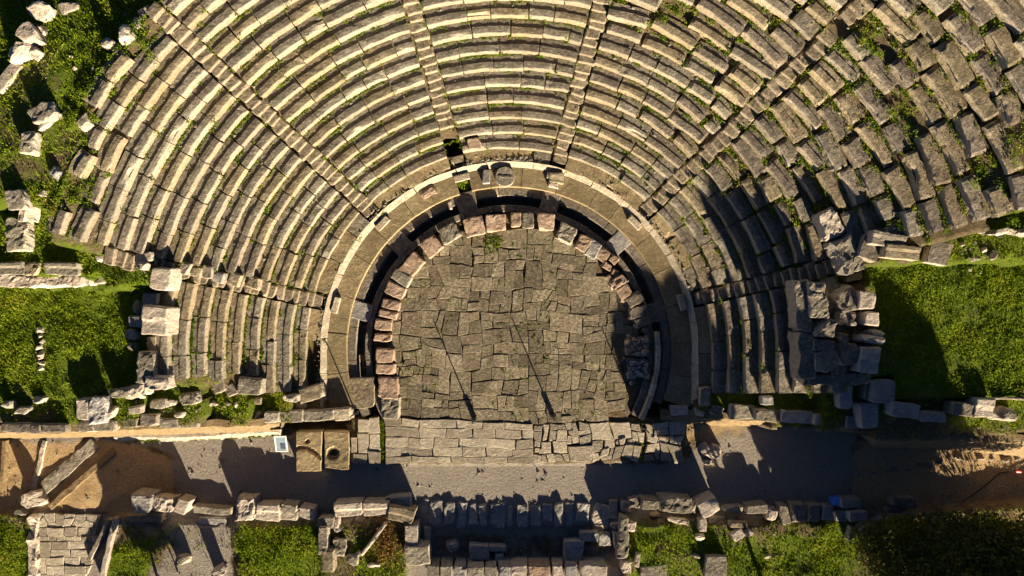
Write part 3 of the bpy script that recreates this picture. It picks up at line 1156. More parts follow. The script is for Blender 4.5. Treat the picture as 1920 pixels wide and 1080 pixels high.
place('small_block', 912, 330, 15, 26, 0, .28, 'b', 'bluegrey', 'small upright rectangular base left of the round column drum', 'small block', zb=.2, cuts=0)
place('carved_block', 1043, 333, 28, 20, -4, .34, 's', 'brown', 'brown stepped block on the walkway right of the column drum', 'carved block', zb=.2)
place('carved_block', 1037, 347, 20, 10, -8, .2, 'b', 'pale', 'small white block just below the brown stepped block on the walkway', 'carved block', zb=.2)
place('stone_plate', 803, 358, 28, 22, 25, .10, 'u', 'pink', 'broken reddish plate set in the upper left walkway', 'stone plate', zb=.19)
place('stone_block', 890, 269, 26, 20, 2, .3, 'b', 'pink', 'pinkish squared block beside the square pit', 'stone block', zb=row_z(1) - .05)
place('stone_fragment', 843, 385, 7, 15, 10, .1, 'b', 'pale', 'small white stone peg on the drain ledge near the upper left', 'fragment', zb=-.02)
place('stone_fragment', 932, 360, 4, 16, 14, .08, 'b', 'kerbstone', 'thin pale stone sliver on the drain ledge under the column drum', 'fragment', zb=-.02)

# ---- loose stones:  px, py, w, h, rot, H, style, material, label
G_NW = 'boulders on the upper left slope'
for t in [(65, 18, 46, 38, -20, .5, 'r', 'pale', 'whitish boulder at the top edge of the upper left slope'),
          (43, 61, 46, 36, 8, .6, 'r', 'pale', 'white cracked boulder above the biggest one on the upper left slope'),
          (72, 54, 14, 17, 20, .3, 'r', 'pale', 'small pale rock touching the cracked white boulder'),
          (25, 91, 52, 36, 10, .6, 'r', 'pale', 'biggest white boulder at the left edge of the upper left slope'),
          (59, 95, 27, 24, 40, .35, 'r', 'pale', 'medium pale rock right of the biggest white boulder'),
          (125, 12, 46, 18, 20, .12, 'r', 'pale', 'flat pale rock sunk in grass at the top of the slope'),
          (198, 78, 18, 24, -25, .5, 'r', 'pale', 'upright pale rock left of a pair beside the outermost row'),
          (210, 88, 27, 20, -35, .3, 'r', 'pale', 'low pale rock in front of the upright one by the outermost row'),
          (229, 60, 34, 32, 30, .7, 'r', 'pale', 'bulky whitish rock with a dark shadow beside the outermost row'),
          (254, 36, 24, 26, -15, .5, 'r', 'pale', 'pale rock closest to the top frame edge beside the outermost row'),
          (270, 22, 26, 20, 30, .3, 'b', 'pale', 'squared pale fragment at the upper end of the outermost row'),
          (136, 126, 12, 9, 20, .15, 'r', 'pale', 'small white stone alone in dark grass on the slope'),
          (131, 106, 9, 6, 0, .12, 'r', 'pale', 'tiny white stone just above another white stone in the grass'),
          (172, 130, 8, 10, 0, .15, 'r', 'pale', 'tiny white stone in grass close to the outermost row'),
          (76, 210, 44, 32, 24, .45, 'u', 'grey', 'large grey block tilted above the narrow dirt path at the left'),
          (82, 232, 34, 12, 30, .2, 'r', 'pale', 'pale ledge stone under the tilted grey block'),
          (50, 266, 27, 42, -6, .45, 'u', 'grey', 'grey upright block at the head of the narrow dirt path'),
          (150, 232, 26, 32, 20, .4, 'r', 'grey', 'lone grey rock in grass below the outermost seats'),
          (98, 322, 27, 24, -28, .3, 'r', 'bluegrey', 'bluish grey squared stone lying in grass left of the rows'),
          (28, 372, 36, 36, 8, .35, 'u', 'grey', 'flat square grey block beside the dirt path'),
          (28, 440, 38, 60, 2, .6, 'u', 'grey', 'tall grey block half in shadow at the left edge'),
          (78, 361, 13, 12, 0, .15, 'b', 'grey', 'small grey cube in grass beside the dirt path'),
          (188, 482, 26, 20, 20, .25, 'r', 'pale', 'pale rock in the grass right of the bench wall')]:
    place('boulder' if t[6] == 'r' else 'stone_block', *t, group=G_NW)
for t in [(17, 502, 50, 24, 2, .35, 's', 'grey', 'long seat-like block at the left end of the bench wall'),
          (58, 503, 26, 22, 0, .3, 'u', 'brown', 'short broken block between the two long ones of the bench wall'),
          (112, 503, 64, 24, -1, .35, 's', 'grey', 'long seat-like block at the right end of the bench wall')]:
    place('seat_block', *t, cat='seat block', group='seat blocks on the left bench wall', zb=4.15)
place('bench_wall', 68, 524, 206, 26, 1, .9, 'b', 'pale', 'low pale wall carrying seat-like blocks above the left lawn', 'low wall', zb=3.0, cuts=0, amp=.05)
place('bench_wall', 188, 526, 56, 12, 8, .5, 'u', 'pale', 'crumbled pale end of the bench wall above the left lawn', 'low wall', zb=3.2)
for t in [(268, 482, 30, 18, 12, .5, 'b', 'pale', 'pale block at the foot of the diagonal row ends'),
          (261, 500, 22, 16, -8, .35, 'r', 'pale', 'rounded pale rock under the block at the foot of the diagonal row ends'),
          (299, 523, 38, 42, -6, .9, 'b', 'pale', 'big pale block at the upper corner of the left wing'),
          (286, 602, 44, 54, -3, 1.1, 's', 'pale', 'big white stepped seat block at the outer edge of the left wing'),
          (254, 576, 24, 24, 10, .5, 'r', 'bluegrey', 'bluish rock left of the big white stepped seat block, upper of a pair'),
          (253, 603, 28, 20, 0, .5, 'b', 'bluegrey', 'bluish block left of the big white stepped seat block, lower of a pair'),
          (245, 627, 20, 16, -10, .35, 'b', 'bluegrey', 'small bluish block below the bluish pair at the left wing'),
          (247, 650, 20, 18, 0, .3, 'r', 'grey', 'small rounded rock at the edge of the left lawn beside the left wing'),
          (272, 690, 34, 60, 2, 1.0, 'u', 'grey', 'rough grey masonry at the lower outer corner of the left wing'),
          (284, 650, 20, 40, 0, .7, 'b', 'brown', 'brown block between the white stepped block and the rough masonry'),
          (290, 718, 46, 26, -4, .7, 'u', 'pale', 'pale rough masonry at the lower end of the left wing'),
          (282, 560, 30, 22, -10, .9, 'b', 'bluegrey', 'shaded block between the two big pale blocks of the left wing')]:
    place('stone_block', *t, group='blocks at the edge of the left wing')
for i, (px, py, w, h, r_, m) in enumerate([(344, 503, 18, 24, -20, 'dark'), (366, 509, 18, 20, -15, 'brown'), (387, 510, 18, 26, -5, 'dark'), (408, 519, 19, 19, -20, 'bluegrey'), (438, 524, 20, 24, -20, 'brown'), (474, 531, 22, 24, -18, 'brown')]):
    place('stone_block', px, py, w, h, r_, .5, 'b', m, f"{dict(dark='dark', brown='brownish', bluegrey='grey rounded')[m]} stone in the gully above the left wing, {ORD[i]} from its outer end", 'stone block', 'stones in the gully above the left wing')
for i in range(8):
    rs = random.Random(i + 40)
    place('rubble_stone', 72 + rs.uniform(-3, 3), 620 + i * 10.5, 12 + rs.uniform(-3, 3), 11, rs.uniform(0, 90), .22, 'r', 'pale',
          f"pale rubble stone in the short line on the left lawn, {ORD[i]} from its top", 'rubble stone', 'line of rubble on the left lawn')
# left parodos wall top
GL = 'stones along the left parodos wall'
LP = [(8, 762, 22, 16, 10, .4, 'r', 'grey', 'grey rock at the far left end of the left parodos wall, upper'),
      (8, 784, 24, 14, 8, .35, 'r', 'grey', 'grey rock at the far left end of the left parodos wall, lower'),
      (38, 772, 32, 20, 6, .4, 'r', 'grey', 'dark faced rock near the far left end of the left parodos wall'),
      (68, 750, 28, 13, 0, .35, 'r', 'pale', 'pale flat rock at the edge of the left lawn'),
      (70, 785, 26, 11, -8, .3, 'r', 'grey', 'low grey rock in weeds near the far left of the parodos wall'),
      (154, 768, 21, 40, 2, .6, 'b', 'pale', 'upright pale block beside rubble on the left parodos wall'),
      (181, 770, 34, 50, 0, .6, 'u', 'bluegrey', 'rough block of dark rubble beside the upright pale block'),
      (205, 773, 14, 24, -20, .4, 'r', 'pale', 'slanting pale stone right of the rough rubble block'),
      (222, 738, 34, 16, 8, .5, 'u', 'grey', 'grey ragged stone at the corner of the left lawn'),
      (256, 732, 36, 18, 4, .55, 'u', 'pale', 'pale ragged stone under the left wing corner'),
      (250, 745, 32, 9, 4, .3, 'r', 'pale', 'thin pale stone under two ragged ones at the lawn corner'),
      (295, 758, 30, 17, 6, .35, 'b', 'grey', 'flat grey block in weeds below the left wing'),
      (319, 756, 18, 15, 0, .3, 'r', 'pale', 'small pale rock right of the flat grey block in weeds'),
      (252, 770, 22, 16, 6, .35, 'b', 'pale', 'pale squared stone in yellow weeds on the parodos wall'),
      (230, 776, 16, 12, 0, .25, 'r', 'brown', 'small brown rock left of the pale squared stone in weeds'),
      (352, 748, 30, 22, 10, .4, 'u', 'grey', 'mossy rubble block in orange weeds below the left wing'),
      (408, 725, 24, 24, 20, .6, 'b', 'dark', 'dark tilted block under the sixth row end of the left wing'),
      (432, 731, 20, 24, 24, .4, 'b', 'dark', 'dark sunken block right of the dark tilted one'),
      (467, 725, 46, 32, -6, .6, 'b', 'grey', 'large ribbed grey block in a notch of the left wing'),
      (397, 757, 14, 12, 0, .3, 'r', 'pale', 'small pale rock in the row above the ledge, first from its left'),
      (425, 760, 13, 10, 0, .25, 'r', 'pale', 'small pale rock in the row above the ledge, second from its left'),
      (438, 759, 12, 11, 30, .25, 'r', 'pale', 'small pale rock in the row above the ledge, third from its left'),
      (457, 757, 22, 14, 0, .3, 'b', 'pale', 'low white stone in the row above the ledge'),
      (480, 753, 15, 14, 0, .35, 'b', 'brown', 'small brown cube above the ledge'),
      (335, 779, 22, 9, 12, .25, 'r', 'pale', 'thin pale rock in weeds above the left ledge'),
      (400, 781, 24, 22, 12, .4, 'u', 'bluegrey', 'dark rubble block above the ledge of the left parodos wall'),
      (418, 780, 10, 20, 0, .4, 'b', 'pale', 'narrow pale block against the dark rubble block'),
      (443, 787, 28, 10, 0, .25, 'r', 'grey', 'low grey rock on the ledge of the left parodos wall'),
      (478, 781, 18, 18, 0, .35, 'r', 'pale', 'pale rock with a hollow on the left parodos wall'),
      (543, 747, 28, 12, -4, .5, 'u', 'pale', 'reddish pale stone under the second row end of the left wing'),
      (583, 737, 46, 28, 14, .6, 'b', 'brown', 'broad rounded brown block at the lower end of the left wing'),
      (563, 760, 20, 14, 0, .35, 'b', 'brown', 'small brown stone under the broad rounded block')]
for t in LP:
    place('stone_block', *t, group=GL)
GC = 'course of blocks along the left parodos'
for i, (px, py, w, h, m, zt) in enumerate([(30, 803, 54, 19, 'dark', 3.2), (66, 805, 18, 17, 'dark', 3.2), (100, 804, 46, 16, 'dark', 3.2), (160, 801, 30, 20, 'dark', 3.2), (194, 799, 38, 19, 'dark', 3.2),
                                         (242, 793, 26, 20, 'dark', 3.0), (277, 789, 32, 22, 'dark', 2.9), (314, 794, 36, 18, 'grey', 2.6), (352, 795, 36, 16, 'grey', 2.3), (508, 783, 28, 22, 'pale', 1.2),
                                         (545, 782, 46, 21, 'grey', .9), (597, 779, 56, 20, 'grey', .8), (641, 777, 30, 24, 'kerbstone', .6)]):
    place('wall_block', px, py, w, h, 2 if px > 500 else -1, 1.0, 'b', m, f"{dict(dark='dark grey', grey='grey', pale='pale', kerbstone='whitish')[m]} block in the front course of the left parodos, {ORD[i]} from outer end", 'wall block', GC, zb=zt - 1.0)


# battered wall faces and ledges
def prism(name, pts_top, pts_bot, mat, label, cat, seed=0, res=.16, amp=.035):
    """a sloping wall face with a flat back: polylines along its top and its foot, in world coordinates"""
    n = 2 + int(math.dist(pts_top[0][:2], pts_top[-1][:2]) / res)

    def samp(pl):
        d = [0]
        for a, b in zip(pl, pl[1:]):
            d.append(d[-1] + math.dist(a, b))
        out = []
        for i in range(n):
            t = d[-1] * i / (n - 1)
            for q in range(len(pl) - 1):
                if t <= d[q + 1] + 1e-9:
                    f = (t - d[q]) / max(1e-9, d[q + 1] - d[q])
                    out.append(tuple(pl[q][c] + (pl[q + 1][c] - pl[q][c]) * f for c in range(3)))
                    break
        return np.array(out)
    T, B = samp(pts_top), samp(pts_bot)
    m = 6
    rows = [np.c_[T[:, 0], T[:, 1] + .3, B[:, 2] - .2], np.c_[T[:, 0], T[:, 1] + .3, T[:, 2]]] + [T + (B - T) * (i / (m - 1)) for i in range(m)] + [np.c_[B[:, 0], B[:, 1], B[:, 2] - .2]]
    V = np.stack(rows, 1)
    kk = V.shape[1]
    V = V.reshape(-1, 3)
    V += noise3(V, 2.4, seed) * amp * 1.3 + noise3(V, 7, seed + 1) * amp * 1.1
    Fc = []
    for i in range(n - 1):
        for j in range(kk):
            Fc.append((i * kk + j, i * kk + (j + 1) % kk, (i + 1) * kk + (j + 1) % kk, (i + 1) * kk + j))
    Fc.append(tuple(range(kk - 1, -1, -1)))
    Fc.append(tuple((n - 1) * kk + j for j in range(kk)))
    o = centred(name, V, Fc, mat)
    return tag(o, label, cat)


def P3d(px, py, z):
    return (*W(px, py, z), z)


prism('parodos_wall', [P3d(-120, 812, 2.9), P3d(100, 812, 2.9), P3d(240, 806, 2.7), P3d(420, 800, 1.8), P3d(525, 796, 1.0)],
      [P3d(-120, 822, .2), P3d(100, 822, .2), P3d(240, 817, .1), P3d(420, 812, .0), P3d(525, 808, -.1)], 'orangewall',
      'long ochre sunlit wall face along the left parodos', 'wall', 3)
prism('parodos_kerb', [P3d(215, 820, -.05), P3d(330, 821, -.05), P3d(525, 809, -.05)], [P3d(215, 830, -.32), P3d(330, 828, -.32), P3d(525, 817, -.32)], 'pale',
      'low pale kerb at the foot of the ochre left parodos wall', 'kerb', 5)
prism('parodos_wall', [P3d(1640, 828, 2.2), P3d(1760, 826, 2.2), P3d(2050, 832, 2.2)], [P3d(1640, 838, .2), P3d(1760, 842, .0), P3d(2050, 868, -.3)], 'orangewall',
      'orange earth bank along the foot of the right parodos wall', 'wall', 8)
prism('parodos_wall', [P3d(1240, 781, .1), P3d(1310, 783, .3), P3d(1440, 790, .9), P3d(1640, 806, 1.7)], [P3d(1240, 796, -.28), P3d(1310, 797, -.28), P3d(1440, 801, -.28), P3d(1640, 815, -.28)], 'orangewall',
      'pale ochre wall face along the inner end of the right parodos', 'wall', 9)

# carved press slabs with a basin
for nm, (cx_, cy_, w, h), lab, tp in (
        ('press_slab', (578, 847, 47, 72), 'carved slab with a curved groove, left of the slab with a round basin',
         lambda u, v: -np.where(np.abs(v - (.12 - .22 * u - .25 * u * u)) < .13, .16, 0) - np.where((u + .1) ** 2 * 1.0 + (v - .52) ** 2 * 2.4 < .035, .12, 0)),
        ('press_slab', (632, 845, 45, 69), 'carved slab with a dark round basin beside the paved strips',
         lambda u, v: -np.where((u + .35) ** 2 + ((v + .18) * 1.5) ** 2 < .30, .14, 0) - np.where((u + .35) ** 2 + ((v + .18) * 1.5) ** 2 < .09, .3, 0))):
    s = (H_CAM - .15) / F
    V, Fc = block(w * s, h * s, .55, int(cx_), r=.03, amp=.014, res=.055, skew=.05, top=tp)
    x, y = W(cx_, cy_, .15)
    o = mesh_obj(nm, V, Fc, 'walk', loc=(x, y, -.4))
    tag(o, lab, 'carved slab', 'carved slabs on the left parodos')

# information panel
x, y = W(527, 832, .6)
root = empty('info_panel', (x, y, -.3))
tag(root, 'tilted white framed information panel on a post beside the carved slabs', 'info panel')


def boxv(cx, cy, cz, sx, sy, sz, tilt=0.0):
    V = np.array([(a * sx / 2, b * sy / 2, c * sz / 2) for a in (-1, 1) for b in (-1, 1) for c in (-1, 1)])
    ct, st = math.cos(tilt), math.sin(tilt)
    Y = V[:, 1] * ct - V[:, 2] * st
    Z = V[:, 1] * st + V[:, 2] * ct
    return np.c_[V[:, 0] + cx, Y + cy, Z + cz], [(0, 1, 3, 2), (4, 6, 7, 5), (0, 4, 5, 1), (2, 3, 7, 6), (0, 2, 6, 4), (1, 5, 7, 3)]


tl = .35
mb = MB()
for a in ((0, .39, .9, .56, .05, .05), (0, -.39, .9, .56, .05, .05), (-.255, 0, .9, .05, .74, .05), (.255, 0, .9, .05, .74, .05)):
    V, Fc = boxv(0, 0, 0, a[3], a[4], a[5])
    V += np.array([a[0], a[1], 0])
    Y, Z = V[:, 1] * math.cos(tl) - V[:, 2] * math.sin(tl), V[:, 1] * math.sin(tl) + V[:, 2] * math.cos(tl)
    mb.add(np.c_[V[:, 0], Y, Z + .9], Fc)
mb.done('frame', 'whitepaint', root)


def tilted(name, cx, cy, off, sx, sy, mat):
    V, Fc = boxv(0, 0, 0, sx, sy, .012)
    V += np.array([cx, cy, off])
    Y, Z = V[:, 1] * math.cos(tl) - V[:, 2] * math.sin(tl), V[:, 1] * math.sin(tl) + V[:, 2] * math.cos(tl)
    mesh_obj(name, np.c_[V[:, 0], Y, Z + .9], Fc, mat, parent=root)


tilted('board', 0, 0, 0, .46, .73, 'panelprint')
tilted('picture', .07, -.12, .012, .22, .30, 'panelpic')
V, Fc = boxv(0, 0, .42, .08, .08, .9)
mesh_obj('post', V, Fc, 'darkmetal', parent=root)

# slim posts standing round the orchestra
for px, py, lab in ((889, 783, 'slim dark post with a foot box, left of two on the orchestra edge'),
                    (1036, 778, 'slim dark post with a foot box, right of two on the orchestra edge'),
                    (1206, 800, 'slim dark metal post at the right end of the orchestra paving'),
                    (669, 772, 'slim dark metal post beside the large brown drain slab'),
                    (467, 1057, 'slim dark post in the weeds below the left stage wall'),
                    (337, 1086, 'slim dark post at the bottom of the gravel yard')):
    z = max(0.0, ground_z(*W(px, py, 0)))
    x, y = W(px, py, z)
    root = empty('metal_post', (x, y, z))
    tag(root, lab, 'post', 'slim metal posts')
    hgt = 1.36 if py < 900 else .6
    V, Fc = [], []
    for i in range(8):
        a = 2 * PI * i / 8
        V += [(.04 * math.cos(a), .04 * math.sin(a), 0), (.026 * math.cos(a), .026 * math.sin(a), hgt)]
    for i in range(8):
        j = (i + 1) % 8
        Fc.append((2 * i, 2 * j, 2 * j + 1, 2 * i + 1))
    Fc.append(tuple(2 * i + 1 for i in range(8)))
    mesh_obj('pole', V, Fc, 'darkmetal', parent=root)
    V, Fc = block(.22 if py < 900 else .06, .16, .30 if py < 900 else .08, int(px), r=.02, amp=.002, res=.3, skew=0)
    mesh_obj('base_box', V, Fc, 'darkmetal', parent=root)

# ---- south-west corner
for t in [(48, 946, 34, 38, 20, .9, 'r', 'pale', 'half-round pale boulder at the lower left corner wall'),
          (36, 962, 30, 14, 10, .3, 'r', 'grey', 'low grey rock under the half-round pale boulder'),
          (263, 945, 34, 34, 0, 1.0, 'b', 'bluegrey', 'smooth bluish block at the left end of the stage wall'),
          (305, 948, 42, 28, -4, .8, 'u', 'pale', 'pale block of coarse rubble right of the smooth bluish block'),
          (339, 949, 22, 28, -20, .8, 'b', 'pale', 'slanting pale block right of the coarse rubble block'),
          (268, 973, 72, 13, 0, .4, 'b', 'brown', 'long low brown block below the smooth bluish block')]:
    place('boulder' if t[6] == 'r' else 'stone_block', *t, group='blocks at the lower left')


def wall_line(name, a, b, wpx, z0, H, mat, label, cat='low wall', seg=1.0, amp=.022, seed=0, style=.03):
    za = z0 + H
    x0, y0 = W(a[0], a[1], za)
    x1, y1 = W(b[0], b[1], za)
    L = math.hypot(x1 - x0, y1 - y0)
    ang = math.atan2(y1 - y0, x1 - x0)
    wd = wpx * (H_CAM - za) / F
    V, Fc = block(L, wd, H, seed, r=style, amp=amp, res=.16, skew=0)
    o = mesh_obj(name, V, Fc, mat, loc=((x0 + x1) / 2, (y0 + y1) / 2, z0), rotz=ang)
    return tag(o, label, cat)


wall_line('low_wall', (78, 918), (178, 830), 24, -.4, .16, 'grey', 'grey diagonal wall beside the orange dirt, upper of two', seed=1)
wall_line('low_wall', (92, 952), (212, 846), 12, -.4, .26, 'orangewall', 'ochre diagonal wall casting a dark edge, lower of two', seed=2)
wall_line('low_wall', (62, 918), (82, 826), 9, -.4, .18, 'pale', 'thin pale kerb running down across the orange dirt', seed=3)
wall_line('low_wall', (2, 905), (7, 826), 8, -.4, .35, 'orangewall', 'ochre kerb at the far left edge of the orange dirt', seed=4)
wall_line('low_wall', (60, 968), (60, 1100), 15, -.3, .35, 'pale', 'narrow pale rubble wall along the left of the paved path', seed=5, amp=.07)
wall_line('low_wall', (214, 972), (186, 1100), 9, -.3, .5, 'pale', 'thin pale wall along the right of the paved path', seed=6)
wall_line('low_wall', (203, 975), (165, 1050), 8, -.3, .32, 'grey', 'short grey kerb inside the right edge of the paved path', seed=7)
wall_line('low_wall', (40, 412), (62, 300), 13, 4.6, .75, 'pale', 'narrow ochre wall edge leading up to the grey upright block', seed=8, amp=.06)
wall_line('low_wall', (-10, 168), (34, 118), 20, 5.0, .9, 'pale', 'pale slanting wall at the left edge under the white boulders', seed=9)

# ---- stage building front (south wall) from the left
GS = 'blocks of the stage wall'
for t in [(397, 957, 74, 15, -4, .35, 'b', 'grey', 'long low grey block at the left of the stage wall'),
          (398, 978, 52, 14, 0, .2, 'b', 'bluegrey', 'flat bluish slab below the long low grey block'),
          (458, 957, 38, 42, -2, .85, 'u', 'pale', 'tall pale pitted block with holes in the stage wall'),
          (501, 961, 44, 34, -2, .75, 's', 'pale', 'pale stepped seat block built into the stage wall'),
          (541, 953, 28, 17, -8, .7, 'b', 'grey', 'grey tilted block behind the slab with two holes'),
          (540, 968, 34, 16, -4, .5, 'b', 'pale', 'pale slab with two dark round holes in the stage wall'),
          (574, 964, 30, 22, -10, .7, 'b', 'pale', 'pale slanting block right of the slab with two holes'),
          (611, 980, 30, 20, -2, .5, 'b', 'grey', 'flat grey block stepping down from the stage wall'),
          (631, 982, 9, 18, 0, .4, 'b', 'pale', 'narrow pale stone right of the flat grey stepping block'),
          (652, 957, 54, 28, 2, .85, 's', 'pale', 'bright two-tone seat block in the stage wall, left of a pair'),
          (705, 955, 50, 26, 2, .85, 's', 'pale', 'bright two-tone seat block in the stage wall, right of a pair'),
          (752, 967, 48, 26, -12, .9, 's', 'brown', 'tilted brown seat block at the corner of the sunken room'),
          (733, 938, 26, 14, 10, .5, 'r', 'bluegrey', 'low blue shaded stone behind the bright seat blocks'),
          (757, 943, 26, 26, 0, .6, 'b', 'bluegrey', 'square blue shaded block above the tilted brown seat block'),
          (605, 1015, 17, 52, 0, .7, 'b', 'grey', 'long narrow grey block running down beside the weeds'),
          (614, 1053, 22, 40, -2, .7, 'b', 'brown', 'brown block under the long narrow grey one'),
          (635, 1030, 24, 34, 0, .4, 'u', 'grey', 'ragged grey rock beside the brown block below the stage wall'),
          (628, 996, 18, 18, 30, .35, 'r', 'bluegrey', 'small dark rock under the flat stepping block'),
          (657, 1052, 26, 20, 0, .3, 'r', 'grey', 'low rock at the bottom edge in the weeds'),
          (770, 1005, 25, 38, -2, .9, 'b', 'pale', 'pale upright block at the left edge of the sunken room'),
          (782, 1043, 46, 36, 2, .95, 'b', 'grey', 'large grey block at the lower left corner of the sunken room'),
          (402, 1079, 22, 18, 20, .75, 'r', 'pale', 'pale stump of stone at the bottom edge of the gravel yard'),
          (338, 1052, 30, 16, -6, .45, 'r', 'grey', 'low grey rock in the gravel yard'),
          (675, 975, 22, 16, -20, .3, 'r', 'grey', 'grey rock in the weeds under the bright seat blocks'),
          (700, 1012, 76, 6, 52, .3, 'b', 'pale', 'thin pale slanting stone edge among weeds beside the sunken room'),
          (700, 1062, 24, 8, 0, .2, 'r', 'pale', 'thin pale rock near the bottom edge in the weeds'),
          (672, 1040, 20, 8, 30, .2, 'r', 'pale', 'small pale splinter in the weeds below the bright seat blocks')]:
    place('stone_block', *t, group=GS)
UP = [(797, 958, 16, 44), (817, 962, 26, 46), (842, 963, 22, 42), (864, 965, 22, 48), (887, 964, 19, 38), (905, 966, 16, 40), (932, 966, 31, 48), (957, 967, 11, 38), (980, 968, 23, 40),
      (1004, 967, 23, 40), (1027, 962, 21, 32), (1048, 966, 18, 42), (1068, 965, 17, 46), (1093, 962, 27, 36)]
for i, (px, py, w, h) in enumerate(UP):
    place('stone_slab', px, py, w - 2, h, (i * 5) % 7 - 3, .38 + .05 * (i % 3), 'b', 'bluegrey', f"bluish upright slab edging the sunken room, {ORD[i]} from the left", 'stone slab', 'upright slabs edging the sunken room', zb=-.62, amp=.03)
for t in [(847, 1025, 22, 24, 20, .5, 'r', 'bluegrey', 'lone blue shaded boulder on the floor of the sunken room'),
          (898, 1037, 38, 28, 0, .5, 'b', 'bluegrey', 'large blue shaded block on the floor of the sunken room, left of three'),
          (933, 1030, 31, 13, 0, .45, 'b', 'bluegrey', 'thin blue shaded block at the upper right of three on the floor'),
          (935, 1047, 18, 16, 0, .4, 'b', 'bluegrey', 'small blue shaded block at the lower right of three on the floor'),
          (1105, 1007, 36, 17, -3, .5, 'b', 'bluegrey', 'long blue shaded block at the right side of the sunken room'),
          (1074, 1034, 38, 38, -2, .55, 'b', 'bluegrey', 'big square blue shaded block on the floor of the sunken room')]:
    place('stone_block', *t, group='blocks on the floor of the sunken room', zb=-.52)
BT = [(812, 26, 'grey'), (836, 24, 'grey'), (862, 24, 'bluegrey'), (890, 34, 'grey'), (920, 24, 'grey'), (944, 24, 'bluegrey'), (974, 34, 'pale'), (1012, 42, 'pink'), (1046, 24, 'pale'), (1071, 24, 'bluegrey'), (1112, 50, 'pale')]
for i, (px, w, m) in enumerate(BT):
    place('wall_block', px, 1076, w - 2, 30, 0, 1.03 + .06 * (i % 2), 'b', m, f"{dict(grey='grey', bluegrey='bluish', pale='pale', pink='reddish')[m]} block of the wall closing the sunken room, {ORD[i]} from the left", 'wall block', 'blocks of the lower wall of the sunken room', zb=-.5)
wall_line('room_wall', (800, 990), (800, 1050), 12, -.55, .42, 'bluegrey', 'shaded blue wall along the left side of the sunken room', seed=15, amp=.04)
GE = 'blocks at the right end of the sunken room'
for t in [(1128, 968, 32, 40, -20, .12, 'u', 'pale', 'broken pale rubble block at the upper right corner of the sunken room'),
          (1150, 957, 16, 34, -2, .2, 'b', 'pale', 'narrow fluted pale block above the sunken room corner'),
          (1174, 950, 20, 18, 0, .3, 'b', 'pale', 'small bright block on the road edge right of the fluted block'),
          (1152, 985, 22, 20, 0, .25, 'r', 'pale', 'curved pale stone with a dark hollow behind the rubble block'),
          (1134, 1012, 24, 26, 0, .2, 'b', 'bluegrey', 'shaded block at the right wall of the sunken room'),
          (1157, 1014, 12, 30, 4, .5, 'b', 'pale', 'fluted white column piece lying at the right wall of the sunken room'),
          (1170, 1010, 18, 76, -4, .5, 'u', 'grey', 'long rough grey masonry running down beside the weeds'),
          (1185, 990, 24, 20, -30, .4, 'r', 'pale', 'pale rock at the corner of the weedy field'),
          (1196, 1052, 9, 26, -8, .35, 'b', 'pale', 'small upright pale stone in the weedy field'),
          (1175, 1066, 18, 24, 0, .4, 'u', 'pale', 'pale rubble block at the bottom edge beside the weedy field')]:
    place('stone_block', *t, group=GE)
GR = 'blocks of the right stage wall'
